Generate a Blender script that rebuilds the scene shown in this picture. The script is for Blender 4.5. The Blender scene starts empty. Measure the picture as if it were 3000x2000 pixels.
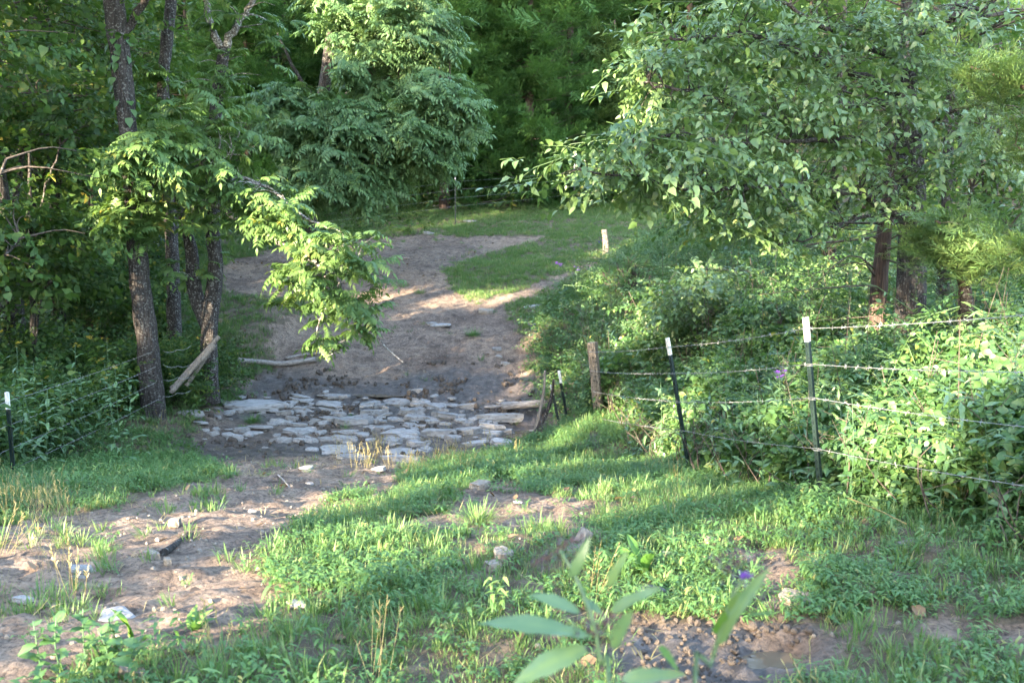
import bpy, math, random
import numpy as np
from mathutils import Vector, Matrix, Euler

random.seed(11)
rng = np.random.default_rng(11)
SC = bpy.context.scene
COL = SC.collection

# ------------------------------------------------------------------ camera
FPX = 2917.0                      # focal length in photo pixels (35 mm on 36 mm, 3000 px wide)
CAM_Z = 1.75
PITCH = math.radians(8.0)
cd = bpy.data.cameras.new("camera")
cam = bpy.data.objects.new("camera", cd)
COL.objects.link(cam)
cam.location = (0, 0, CAM_Z)
cam.rotation_euler = (math.pi / 2 - PITCH, 0, 0)
cd.sensor_width = 36.0
cd.lens = 35.0
cd.clip_start = 0.05
cd.clip_end = 600
cd.dof.use_dof = True
cd.dof.focus_distance = 9.5
cd.dof.aperture_fstop = 4.2
SC.camera = cam

# ------------------------------------------------------------------ light
SUN_EL = math.radians(14.0)
SUN_AZ = np.array([-0.64, -0.768])              # horizontal direction towards the sun (behind, left)
TO_SUN = np.array([SUN_AZ[0] * math.cos(SUN_EL), SUN_AZ[1] * math.cos(SUN_EL), math.sin(SUN_EL)])
world = bpy.data.worlds.new("World")
SC.world = world
world.use_nodes = True
wn = world.node_tree
bg = wn.nodes["Background"]
sky = wn.nodes.new("ShaderNodeTexSky")
sky.sky_type = 'NISHITA'
sky.sun_disc = False
sky.sun_elevation = SUN_EL
sky.sun_rotation = math.atan2(SUN_AZ[0], SUN_AZ[1])
sky.air_density = 1.0
sky.dust_density = 2.0
sky.ozone_density = 0.9
wn.links.new(sky.outputs[0], bg.inputs[0])
bg.inputs[1].default_value = 0.15
sl = bpy.data.lights.new("sun", 'SUN')
sl.energy = 4.0
sl.angle = math.radians(0.5)
sl.color = (1.0, 0.83, 0.60)
sun = bpy.data.objects.new("sun", sl)
COL.objects.link(sun)
sun.location = (-20, -25, 20)
sun.rotation_euler = Vector(TO_SUN).to_track_quat('Z', 'Y').to_euler()
SC.view_settings.view_transform = 'Standard'
SC.view_settings.look = 'None'
SC.view_settings.exposure = 4.12
SC.view_settings.gamma = 1.0
SC.view_settings.use_curve_mapping = False
SC.render.engine = 'CYCLES'
SC.cycles.use_denoising = True
SC.cycles.max_bounces = 4
SC.cycles.diffuse_bounces = 2
SC.cycles.glossy_bounces = 2
SC.cycles.transmission_bounces = 3
SC.cycles.sample_clamp_indirect = 6.0

# ------------------------------------------------------------------ noise, terrain, projection
def vnoise(x, y, seed=0):
    x = np.asarray(x, float); y = np.asarray(y, float)
    xi = np.floor(x).astype(np.int64); yi = np.floor(y).astype(np.int64)
    xf = x - xi; yf = y - yi
    def hsh(a, b):
        h = (a * 374761393 + b * 668265263 + seed * 982451653) & 0xffffffff
        h = ((h ^ (h >> 13)) * 1274126177) & 0xffffffff
        return ((h ^ (h >> 16)) & 0xffff) / 65535.0
    u = xf * xf * (3 - 2 * xf); v = yf * yf * (3 - 2 * yf)
    a = hsh(xi, yi); b = hsh(xi + 1, yi); c = hsh(xi, yi + 1); d = hsh(xi + 1, yi + 1)
    return (a * (1 - u) + b * u) * (1 - v) + (c * (1 - u) + d * u) * v
def fbm(x, y, seed=0, oct=4):
    s = 0.0; a = 0.5
    for o in range(oct):
        s = s + a * vnoise(x * 2 ** o, y * 2 ** o, seed + o * 17); a *= 0.5
    return s
def sstep(a, b, x):
    t = np.clip((np.asarray(x, float) - a) / (b - a), 0, 1)
    return t * t * (3 - 2 * t)
_py = np.array([-80, -40, -12, 0, 3, 4.3, 5.5, 6.8, 9.5, 12, 13.5, 15.5, 17, 18.5, 21, 25, 28, 32, 36, 40, 60, 90, 160])
_pz = np.array([8, 4, .5, .03, -.02, -.07, -.2, -.4, -.93, -1.45, -1.66, -1.76, -1.66, -1.4, -.75, -.05, .45, 1.2, 2.0, 3.4, 12, 25, 45])
_ty = np.linspace(-80, 160, 4801)
_tz = np.interp(_ty, _py, _pz)
_k = np.hanning(31); _k /= _k.sum()
_tz = np.convolve(np.pad(_tz, 15, mode='edge'), _k, 'valid')
def h_base(x, y):
    x = np.asarray(x, float); y = np.asarray(y, float)
    z = np.interp(y, _ty, _tz)
    # left bank: the tree stands on a shoulder beside the creek
    z = z + 0.30 * sstep(-4.3, -5.6, x) * sstep(11, 13, y) * sstep(18, 15.5, y)
    # creek keeps a trough on the left behind the shoulder
    z = z - 0.25 * sstep(-5.5, -7, x) * np.exp(-((y - 17.2) / 1.0) ** 2)
    # hump with a cut dirt face left of the track
    edge = -4.55 + 0.25 * np.sin(y * 1.3)
    z = z + 0.55 * sstep(edge + 0.15, edge - 0.55, x) * sstep(17.9, 19.0, y) * sstep(27, 22, y)
    # right bank behind the creek and the pasture side of the fence
    ed = np.interp(y, [14.6, 16, 19, 20.5, 22.5, 24, 26, 30], [.95, .55, .15, .5, 1.2, 2.1, 2.8, 4.2]) + .15 * np.sin(y * 2.1)
    z = z + 0.45 * sstep(ed - 0.3, ed + 0.9, x) * sstep(15.8, 17.0, y) * sstep(30, 24, y)
    z = z + 0.28 * sstep(0.35, 1.1, x) * sstep(11.5, 13.2, y) * sstep(15.9, 14.9, y)
    # dark hollow where the creek leaves under the bank
    z = z - 0.42 * np.exp(-(((x - 0.35) / 0.42) ** 2 + ((y - 15.1) / 0.42) ** 2))
    # gentle cross slopes
    z = z + 0.035 * np.clip(x - 1.0, 0, 8) * sstep(9, 4, y)
    z = z + 0.10 * np.clip(-x - 6, 0, 10) * sstep(8, 12, y) * sstep(34, 26, y)
    z = z + .22 * np.clip(-x - 14, 0, 40) * sstep(30, 10, y)  # unseen rise added at far left so the shading trees stand higher
    # far hillside is not a straight ramp
    z = z + (fbm(x * .06, y * .06, 5, 3) - .45) * 5.0 * sstep(36, 70, y)
    return z
def mudmask(x, y):
    m = sstep(11.8, 13.2, y + 0.4 * np.sin(x)) * sstep(19.2, 17.2, y + .3 * np.sin(x * 1.7)) * sstep(-5.2, -4.3, x) * sstep(2.0, 1.2, x)
    return m
def pudmask(x, y):     # churned wet spot in the near ground, right of the middle
    return np.exp(-(((x - 0.78) / 0.5) ** 2 + ((y - 3.75) / 0.38) ** 2) ** 2)
def h(x, y):
    x = np.asarray(x, float); y = np.asarray(y, float)
    z = h_base(x, y)
    z = z + (fbm(x * .9, y * .9, 1, 3) - .44) * .16
    z = z + (fbm(x * 3.1, y * 3.1, 2, 3) - .44) * .05
    z = z + (np.abs(fbm(x * 5.5, y * 5.5, 21, 3) - .45) - .08) * .17 * sstep(34, 26, y)
    mm = mudmask(x, y)
    z = z + mm * (np.maximum(fbm(x * 4.5, y * 4.5, 7, 3) - .47, 0) * .35 * sstep(15.7, 16.6, y) - .015)
    pm = pudmask(x, y)
    z = z + pm * ((fbm(x * 9, y * 9, 9, 3) - .5) * .15)
    for cx, cy, rx, ry, dp in PUDDLES:
        z = z - dp * np.exp(-(((x - cx) / rx) ** 2 + ((y - cy) / ry) ** 2))
    return z
PUDDLES = []
cp, sp = math.cos(PITCH), math.sin(PITCH)
def ray(px, py):
    dx = (px - 1500) / FPX; dv = -(py - 1000) / FPX
    return np.array([dx, cp + dv * sp, -sp + dv * cp])
def at(px, py, Y):
    """point on the pixel's ray at forward distance Y"""
    d = ray(px, py); return np.array([0, 0, CAM_Z]) + d * (Y / d[1])
def ground(px, py, y0=2.0, y1=60):
    d = ray(px, py); ts = np.linspace(y0, y1, 3000) / d[1]
    P = np.array([0, 0, CAM_Z])[None] + ts[:, None] * d[None]
    below = P[:, 2] < h(P[:, 0], P[:, 1])
    i = int(np.argmax(below)) if below.any() else len(ts) - 1
    p = P[i]; return np.array([p[0], p[1], float(h(p[0], p[1]))])
def proj(x, y, z):
    x = np.asarray(x, float); y = np.asarray(y, float); z = np.asarray(z, float) - CAM_Z
    f = y * cp - z * sp; u = y * sp + z * cp
    f = np.where(f < .05, .05, f)
    return 1500 + FPX * x / f, 1000 - FPX * u / f
def inpoly(px, py, poly):
    ins = np.zeros(np.shape(px), bool); n = len(poly); j = n - 1
    for i in range(n):
        xi, yi = poly[i]; xj, yj = poly[j]
        c = ((yi > py) != (yj > py)) & (px < (xj - xi) * (py - yi) / (yj - yi + 1e-9) + xi)
        ins ^= c; j = i
    return ins
for px, py, rx, ry, dp in [(2255, 1905, .16, .10, .09), (2090, 1998, .16, .07, .08)]:
    g = ground(px, py); PUDDLES.append((g[0], g[1], rx, ry, dp))

# ------------------------------------------------------------------ sun gaps: openings in the crowns towards the sun
EU = np.array([SUN_AZ[1], -SUN_AZ[0], 0.0]) * -1.0
EU /= np.linalg.norm(EU)
EV = np.cross(TO_SUN, EU); EV /= np.linalg.norm(EV)
GAPS = []
def gap(P, ru, rv, up=3.0):
    GAPS.append((float(P @ EU), float(P @ EV), float(P @ TO_SUN) + up, ru, rv))
def gap_px(px, py, wpx, ru=None, rv=.12, dz=0.05):
    P = ground(px, py) + np.array([0, 0, dz]); GAPS.append((float(P @ EU), float(P @ EV), float(P @ TO_SUN) + .8, ru or wpx * P[1] / FPX, rv))
def carve(P, margin=.22):
    u = P @ EU; v = P @ EV; w = P @ TO_SUN
    keep = np.ones(len(P), bool)
    for gu, gv, gw, ru, rv in GAPS:
        r2 = ((u - gu) / (ru + margin)) ** 2 + ((v - gv) / (rv + margin)) ** 2
        keep &= ~((r2 < 1) & (w > gw))
    return keep
for g_ in [(600, 1470, 90, None, .10), (360, 1530, 60, None, .06), (840, 1510, 120, None, .10), (1090, 1440, 90, None, .10),
           (1700, 1430, 90, None, .16), (1450, 1420, 40, None, .06), (1270, 1740, 150, None, .10), (1150, 1930, 150, None, .12),
           (1730, 1240, 90, None, .35), (1950, 1555, 60, None, .05), (2280, 1850, 50, None, .02),
           (1250, 870, 150, None, .20), (1480, 860, 90, None, .15), (1050, 860, 80, None, .12), (1600, 1530, 90, None, .06), (820, 1790, 70, None, .07), (1050, 1620, 80, None, .08), (1230, 1560, 60, None, .06), (900, 1690, 60, None, .06), (1900, 1480, 70, None, .06), (2050, 1700, 50, None, .04)]:
    gap_px(*g_)
gap(at(800, 640, 15.0), 1.0, .8)
gap(at(980, 760, 14.6), .8, .7)
gap(at(1060, 930, 14.3), .5, .5)
gap(at(2290, 1090, 7.5), .35, .3)
gap(at(2620, 1250, 6.5), .18, .2)
gap(at(2910, 230, 9.0), .16, .14)
gap(at(2830, 680, 9.6), .12, .1)
gap(at(2450, 1150, 8.0), .5, .3)
gap(at(1900, 1150, 11.0), .5, .4)
gap(at(2100, 720, 13.0), .7, .35, 2.0)
gap(at(2350, 880, 11.0), .6, .25, 2.0)
gap(at(1900, 920, 16.0), .7, .3, 2.0)
gap(at(2200, 60, 13.0), .8, .5, 1.5)
gap(at(1850, 330, 9.5), .4, .5, 1.0)
gap(at(2750, 1000, 8.0), .35, .2, 2.0)
gap(at(120, 250, 16.0), .5, .4, 4.0)
gap(at(200, 600, 17.0), .4, .35, 3.0)
gap(at(1130, 90, 25), 2.0, .9, 8.0)
gap(at(1770, 690, 27), .5, .5)

# ------------------------------------------------------------------ materials
def newmat(name):
    m = bpy.data.materials.new(name); m.use_nodes = True
    nt = m.node_tree; b = nt.nodes["Principled BSDF"]
    return m, nt, b
def N(nt, t, **kw):
    n = nt.nodes.new(t)
    for k, v in kw.items(): setattr(n, k, v)
    return n
def ramp(nt, stops, interp='LINEAR'):
    r = N(nt, "ShaderNodeValToRGB"); e = r.color_ramp.elements; r.color_ramp.interpolation = interp
    while len(e) > 1: e.remove(e[-1])
    e[0].position = stops[0][0]; e[0].color = (*stops[0][1], 1)
    for p, c in stops[1:]:
        q = e.new(p); q.color = (*c, 1)
    return r
def leafmat(name, stops, trans=.35, rough=.5, spec=.3, tcol=(1.25, 1.2, .55), mott=18.0):
    m, nt, b = newmat(name)
    oi = N(nt, "ShaderNodeObjectInfo"); at_ = N(nt, "ShaderNodeAttribute"); at_.attribute_name = "tint"
    ad = N(nt, "ShaderNodeMath", operation='MULTIPLY_ADD'); ad.inputs[1].default_value = .6
    mu = N(nt, "ShaderNodeMath", operation='MULTIPLY'); mu.inputs[1].default_value = .4
    nt.links.new(oi.outputs["Random"], mu.inputs[0]); nt.links.new(at_.outputs["Fac"], ad.inputs[0]); nt.links.new(mu.outputs[0], ad.inputs[2])
    tcx = N(nt, "ShaderNodeTexCoord"); nz = N(nt, "ShaderNodeTexNoise"); nz.inputs["Scale"].default_value = mott; nz.inputs["Detail"].default_value = 3
    nt.links.new(tcx.outputs["Object"], nz.inputs["Vector"])
    am = N(nt, "ShaderNodeMath", operation='MULTIPLY_ADD'); am.inputs[1].default_value = .5; nt.links.new(nz.outputs[0], am.inputs[0]); nt.links.new(ad.outputs[0], am.inputs[2])
    sb = N(nt, "ShaderNodeMath", operation='SUBTRACT'); sb.inputs[1].default_value = .25; nt.links.new(am.outputs[0], sb.inputs[0])
    r = ramp(nt, stops); nt.links.new(sb.outputs[0], r.inputs[0])
    nt.links.new(r.outputs[0], b.inputs["Base Color"])
    b.inputs["Roughness"].default_value = rough; b.inputs["Specular IOR Level"].default_value = spec
    tr = N(nt, "ShaderNodeBsdfTranslucent"); mc = N(nt, "ShaderNodeMix", data_type='RGBA', blend_type='MULTIPLY'); mc.inputs[0].default_value = 1
    nt.links.new(r.outputs[0], mc.inputs[6]); mc.inputs[7].default_value = (*tcol, 1); nt.links.new(mc.outputs[2], tr.inputs[0])
    mx = N(nt, "ShaderNodeMixShader"); mx.inputs[0].default_value = trans
    nt.links.new(b.outputs[0], mx.inputs[1]); nt.links.new(tr.outputs[0], mx.inputs[2])
    nt.links.new(mx.outputs[0], nt.nodes["Material Output"].inputs[0])
    return m
M = {}
M['walnut'] = leafmat('walnut_leaf', [(0, (0.0504, 0.1050, 0.0280)), (.5, (0.0840, 0.1550, 0.0448)), (.85, (0.1260, 0.1950, 0.0560)), (1, (0.2800, 0.2400, 0.0500))])
M['walnut_far'] = leafmat('walnut_leaf_far', [(0, (0.0546, 0.1150, 0.0448)), (.5, (0.0882, 0.1650, 0.0672)), (.9, (0.1344, 0.2150, 0.0840)), (1, (0.3000, 0.2600, 0.0600))])
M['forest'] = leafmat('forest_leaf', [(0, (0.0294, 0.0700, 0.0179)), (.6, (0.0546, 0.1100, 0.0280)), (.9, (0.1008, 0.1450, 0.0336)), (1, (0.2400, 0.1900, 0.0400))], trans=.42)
M['broad'] = leafmat('broad_leaf', [(0, (0.0546, 0.1100, 0.0336)), (.45, (0.0924, 0.1600, 0.0504)), (.85, (0.1428, 0.2100, 0.0840)), (1, (0.2800, 0.2500, 0.0800))], spec=.6, rough=.38)
M['vine'] = leafmat('vine_leaf', [(0, (0.0378, 0.0950, 0.0280)), (.5, (0.0672, 0.1450, 0.0448)), (.85, (0.1092, 0.1900, 0.0560)), (1, (0.2600, 0.2400, 0.0600))], spec=.45, rough=.45)
M['weed'] = leafmat('weed_leaf', [(0, (0.0462, 0.1150, 0.0314)), (.5, (0.0756, 0.1600, 0.0448)), (.85, (0.1176, 0.2000, 0.0616)), (1, (0.2800, 0.2500, 0.0800))], spec=.4)
M['grass'] = leafmat('grass_blade', [(0, (0.0504, 0.1200, 0.0336)), (.5, (0.0882, 0.1650, 0.0504)), (.85, (0.1512, 0.2100, 0.0784)), (1, (0.3600, 0.3100, 0.1400))], spec=.35)
M['straw'] = leafmat('straw', [(0, (.16, .15, .06)), (.5, (.28, .24, .11)), (1, (.42, .35, .2))], spec=.2)
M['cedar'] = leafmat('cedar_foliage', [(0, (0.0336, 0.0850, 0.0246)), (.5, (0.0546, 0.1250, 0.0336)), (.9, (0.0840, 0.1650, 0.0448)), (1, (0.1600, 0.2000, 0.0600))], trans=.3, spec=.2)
M['cedar_light'] = leafmat('cedar_foliage_light', [(0, (.055, .12, .04)), (.5, (.09, .155, .05)), (1, (.15, .2, .07))], trans=.3, spec=.2)  # lighter copy: the young cedar's own tone, also standing in for sunlit foliage
M['iron'] = leafmat('ironweed_leaf', [(0, (.05, .11, .05)), (.6, (.08, .15, .07)), (1, (.12, .19, .06))], spec=.6, rough=.42, trans=.25, mott=7.0)
M['dock'] = leafmat('dock_leaf', [(0, (.05, .13, .025)), (.6, (.08, .17, .03)), (1, (.16, .2, .04))], spec=.4)
M['litter'] = leafmat('dead_leaf', [(0, (.09, .055, .03)), (.5, (.17, .11, .06)), (1, (.3, .2, .1))], trans=.1)
M['purple'] = leafmat('purple_petal', [(0, (.09, .035, .24)), (1, (.18, .07, .38))], trans=.3, tcol=(1, 1, 1))
M['yellow'] = leafmat('yellow_petal', [(0, (.6, .42, .04)), (1, (.75, .6, .1))], trans=.3, tcol=(1, 1, 1))
M['seed'] = leafmat('seed_head', [(0, (.035, .022, .03)), (1, (.07, .045, .055))], trans=.05)

def barkmat(name, dark, light, scale=(9, 9, 1.6), bump=.7, spots=None, spot_amt=.6):
    m, nt, b = newmat(name)
    tc = N(nt, "ShaderNodeTexCoord"); mp = N(nt, "ShaderNodeMapping"); mp.inputs["Scale"].default_value = scale
    nt.links.new(tc.outputs["Object"], mp.inputs[0])
    n1 = N(nt, "ShaderNodeTexNoise"); n1.inputs["Scale"].default_value = 3.2; n1.inputs["Detail"].default_value = 6; n1.inputs["Roughness"].default_value = .65
    nt.links.new(mp.outputs[0], n1.inputs["Vector"])
    v = N(nt, "ShaderNodeTexVoronoi", feature='DISTANCE_TO_EDGE'); v.inputs["Scale"].default_value = 3.0
    nt.links.new(mp.outputs[0], v.inputs["Vector"])
    r = ramp(nt, [(.3, dark), (.62, light)]); nt.links.new(n1.outputs[0], r.inputs[0])
    col = r.outputs[0]
    if spots:
        n2 = N(nt, "ShaderNodeTexNoise"); n2.inputs["Scale"].default_value = 34; n2.inputs["Detail"].default_value = 4
        nt.links.new(tc.outputs["Object"], n2.inputs["Vector"])
        r2 = ramp(nt, [(.56 - .1 * spot_amt, (0, 0, 0)), (.66, (1, 1, 1))]); nt.links.new(n2.outputs[0], r2.inputs[0])
        mx = N(nt, "ShaderNodeMix", data_type='RGBA'); nt.links.new(r2.outputs[0], mx.inputs[0]); nt.links.new(col, mx.inputs[6]); mx.inputs[7].default_value = (*spots, 1)
        col = mx.outputs[2]
    nt.links.new(col, b.inputs["Base Color"]); b.inputs["Roughness"].default_value = .9; b.inputs["Specular IOR Level"].default_value = .15
    ad = N(nt, "ShaderNodeMath", operation='ADD'); nt.links.new(n1.outputs[0], ad.inputs[0]); nt.links.new(v.outputs[0], ad.inputs[1])
    bp = N(nt, "ShaderNodeBump"); bp.inputs["Strength"].default_value = bump; bp.inputs["Distance"].default_value = .03
    nt.links.new(ad.outputs[0], bp.inputs["Height"]); nt.links.new(bp.outputs[0], b.inputs["Normal"])
    return m
M['bark'] = barkmat('rough_dark_bark', (.011, .009, .008), (.058, .05, .046), spots=(.14, .135, .125), spot_amt=.1, bump=1.0)
M['bark_grey'] = barkmat('grey_bark', (.011, .009, .009), (.055, .048, .044), spots=(.17, .165, .155), spot_amt=.2, bump=.9)
M['bark_lichen'] = barkmat('lichen_bark', (.06, .05, .045), (.16, .145, .13), spots=(.42, .41, .38), spot_amt=.8)
M['bark_cedar'] = barkmat('cedar_bark', (.028, .019, .016), (.10, .07, .058), scale=(14, 14, .9))
M['twig'] = barkmat('twig_bark', (.035, .027, .022), (.11, .09, .075), bump=.2)
M['deadwood'] = barkmat('weathered_wood', (.10, .085, .075), (.30, .27, .25), scale=(3, 16, 16), bump=.5)
M['post_wood'] = barkmat('post_wood', (.11, .09, .072), (.27, .23, .19), scale=(22, 22, 1.0), bump=1.0, spots=(.05, .045, .04), spot_amt=.3)
M['rail_wood'] = barkmat('rail_wood', (.075, .065, .055), (.24, .21, .18), scale=(16, 16, 1.2), bump=.5)

def stonemat(name, c1, c2, dirt):
    m, nt, b = newmat(name)
    tc = N(nt, "ShaderNodeTexCoord"); oi = N(nt, "ShaderNodeObjectInfo")
    va = N(nt, "ShaderNodeVectorMath", operation='ADD'); nt.links.new(tc.outputs["Object"], va.inputs[0]); nt.links.new(oi.outputs["Location"], va.inputs[1])
    n1 = N(nt, "ShaderNodeTexNoise"); n1.inputs["Scale"].default_value = 5; n1.inputs["Detail"].default_value = 7; n1.inputs["Roughness"].default_value = .62
    nt.links.new(va.outputs[0], n1.inputs["Vector"])
    r = ramp(nt, [(.3, c1), (.7, c2)]); nt.links.new(n1.outputs[0], r.inputs[0])
    n2 = N(nt, "ShaderNodeTexNoise"); n2.inputs["Scale"].default_value = 9; n2.inputs["Detail"].default_value = 5
    nt.links.new(va.outputs[0], n2.inputs["Vector"])
    r2 = ramp(nt, [(.55, (0, 0, 0)), (.72, (1, 1, 1))]); nt.links.new(n2.outputs[0], r2.inputs[0])
    mx = N(nt, "ShaderNodeMix", data_type='RGBA'); nt.links.new(r2.outputs[0], mx.inputs[0]); nt.links.new(r.outputs[0], mx.inputs[6]); mx.inputs[7].default_value = (*dirt, 1)
    hv = N(nt, "ShaderNodeHueSaturation"); mr = N(nt, "ShaderNodeMapRange"); mr.inputs[3].default_value = .8; mr.inputs[4].default_value = 1.12
    nt.links.new(oi.outputs["Random"], mr.inputs[0]); nt.links.new(mr.outputs[0], hv.inputs["Value"]); nt.links.new(mx.outputs[2], hv.inputs["Color"])
    nt.links.new(hv.outputs[0], b.inputs["Base Color"]); b.inputs["Roughness"].default_value = .85; b.inputs["Specular IOR Level"].default_value = .25
    bp = N(nt, "ShaderNodeBump"); bp.inputs["Strength"].default_value = .5; bp.inputs["Distance"].default_value = .02
    nt.links.new(n1.outputs[0], bp.inputs["Height"]); nt.links.new(bp.outputs[0], b.inputs["Normal"])
    return m
M['stone'] = stonemat('limestone', (.17, .163, .16), (.31, .295, .28), (.10, .082, .07))
M['stone_tan'] = stonemat('tan_stone', (.13, .11, .09), (.24, .21, .175), (.11, .085, .065))
M['clod'] = stonemat('mud_clod', (.045, .036, .03), (.09, .073, .06), (.035, .028, .023))

def plainmat(name, col, rough=.5, metal=0.0, spec=.5, noise=.0):
    m, nt, b = newmat(name)
    b.inputs["Roughness"].default_value = rough; b.inputs["Metallic"].default_value = metal; b.inputs["Specular IOR Level"].default_value = spec
    tc = N(nt, "ShaderNodeTexCoord"); n1 = N(nt, "ShaderNodeTexNoise"); n1.inputs["Scale"].default_value = 25; n1.inputs["Detail"].default_value = 5
    nt.links.new(tc.outputs["Object"], n1.inputs["Vector"])
    lo = tuple(c * (1 - noise) for c in col)
    r = ramp(nt, [(.35, lo), (.6, col)]); nt.links.new(n1.outputs[0], r.inputs[0]); nt.links.new(r.outputs[0], b.inputs["Base Color"])
    return m
M['green_steel'] = plainmat('green_steel_paint', (.006, .016, .014), .5, 0, .5, .35)
M['white_paint'] = plainmat('white_paint', (.62, .61, .58), .5, 0, .4, .3)
M['wire'] = plainmat('galvanised_wire', (.34, .345, .35), .45, .6, .5, .45)
M['blue_paint'] = plainmat('faded_blue_paint', (.10, .18, .26), .5, 0, .5, .3)
M['black_plastic'] = plainmat('black_plastic', (.01, .011, .012), .35, 0, .5, .1)

def groundmat():
    m, nt, b = newmat('bare_ground')
    tc = N(nt, "ShaderNodeTexCoord")
    def noise(s, d=6, r=.6):
        n = N(nt, "ShaderNodeTexNoise"); n.inputs["Scale"].default_value = s; n.inputs["Detail"].default_value = d; n.inputs["Roughness"].default_value = r
        nt.links.new(tc.outputs["Object"], n.inputs["Vector"]); return n
    n1 = noise(1.1); n2 = noise(9, 8, .7); n3 = noise(38, 6, .7)
    dry = ramp(nt, [(.3, (.085, .061, .047)), (.48, (.16, .118, .09)), (.7, (.235, .182, .14))]); nt.links.new(n2.outputs[0], dry.inputs[0])
    fine = ramp(nt, [(.36, (.35, .35, .35)), (.5, (.95, .95, .95)), (.66, (1.25, 1.22, 1.2))]); nt.links.new(n3.outputs[0], fine.inputs[0])
    dmul = N(nt, "ShaderNodeMix", data_type='RGBA', blend_type='MULTIPLY'); dmul.inputs[0].default_value = 1.0
    nt.links.new(dry.outputs[0], dmul.inputs[6]); nt.links.new(fine.outputs[0], dmul.inputs[7])
    mud = ramp(nt, [(.35, (.032, .026, .022)), (.52, (.075, .062, .055)), (.68, (.135, .115, .103))]); nt.links.new(n2.outputs[0], mud.inputs[0])
    soil = ramp(nt, [(.35, (.05, .038, .025)), (.65, (.13, .10, .068))]); nt.links.new(n2.outputs[0], soil.inputs[0])
    wa = N(nt, "ShaderNodeAttribute"); wa.attribute_name = "wet"; sa = N(nt, "ShaderNodeAttribute"); sa.attribute_name = "soil"
    def blend(fac, a, bb):
        ad = N(nt, "ShaderNodeMath", operation='ADD'); nt.links.new(fac, ad.inputs[0])
        sc = N(nt, "ShaderNodeMath", operation='MULTIPLY_ADD'); sc.inputs[1].default_value = .7; sc.inputs[2].default_value = -.35; nt.links.new(n1.outputs[0], sc.inputs[0]); nt.links.new(sc.outputs[0], ad.inputs[1])
        rr = N(nt, "ShaderNodeMapRange"); rr.inputs[1].default_value = .3; rr.inputs[2].default_value = .7; nt.links.new(ad.outputs[0], rr.inputs[0])
        x = N(nt, "ShaderNodeMix", data_type='RGBA'); nt.links.new(rr.outputs[0], x.inputs[0]); nt.links.new(a, x.inputs[6]); nt.links.new(bb, x.inputs[7]); return x.outputs[2], rr.outputs[0]
    big = noise(.55, 4, .55); bt = ramp(nt, [(.32, (.58, .55, .55)), (.5, (1, 1, 1)), (.68, (1.22, 1.16, 1.08))]); nt.links.new(big.outputs[0], bt.inputs[0])
    mid = noise(4.2, 5, .65); mt_ = ramp(nt, [(.36, (.55, .54, .54)), (.5, (1, 1, 1)), (.66, (1.15, 1.13, 1.1))]); nt.links.new(mid.outputs[0], mt_.inputs[0])
    d2 = N(nt, "ShaderNodeMix", data_type='RGBA', blend_type='MULTIPLY'); d2.inputs[0].default_value = 1; nt.links.new(dmul.outputs[2], d2.inputs[6]); nt.links.new(bt.outputs[0], d2.inputs[7])
    d3 = N(nt, "ShaderNodeMix", data_type='RGBA', blend_type='MULTIPLY'); d3.inputs[0].default_value = .85; nt.links.new(d2.outputs[2], d3.inputs[6]); nt.links.new(mt_.outputs[0], d3.inputs[7])
    c, _ = blend(sa.outputs["Fac"], d3.outputs[2], soil.outputs[0])
    c, wf = blend(wa.outputs["Fac"], c, mud.outputs[0])
    nt.links.new(c, b.inputs["Base Color"])
    ro = N(nt, "ShaderNodeMapRange"); ro.inputs[3].default_value = .95; ro.inputs[4].default_value = .55; nt.links.new(wf, ro.inputs[0]); nt.links.new(ro.outputs[0], b.inputs["Roughness"])
    b.inputs["Specular IOR Level"].default_value = .3
    ad = N(nt, "ShaderNodeMath", operation='MULTIPLY_ADD'); ad.inputs[1].default_value = .35; nt.links.new(n3.outputs[0], ad.inputs[0]); nt.links.new(n2.outputs[0], ad.inputs[2])
    bp = N(nt, "ShaderNodeBump"); bp.inputs["Strength"].default_value = .9; bp.inputs["Distance"].default_value = .05
    nt.links.new(ad.outputs[0], bp.inputs["Height"]); nt.links.new(bp.outputs[0], b.inputs["Normal"])
    return m
M['ground'] = groundmat()
def watermat():
    m, nt, b = newmat('muddy_water')
    b.inputs["Base Color"].default_value = (.10, .075, .05, 1); b.inputs["Roughness"].default_value = .06; b.inputs["IOR"].default_value = 1.33
    tc = N(nt, "ShaderNodeTexCoord"); n1 = N(nt, "ShaderNodeTexNoise"); n1.inputs["Scale"].default_value = 9; nt.links.new(tc.outputs["Object"], n1.inputs["Vector"])
    bp = N(nt, "ShaderNodeBump"); bp.inputs["Strength"].default_value = .15; bp.inputs["Distance"].default_value = .01
    nt.links.new(n1.outputs[0], bp.inputs["Height"]); nt.links.new(bp.outputs[0], b.inputs["Normal"])
    return m
M['water'] = watermat()

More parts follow.
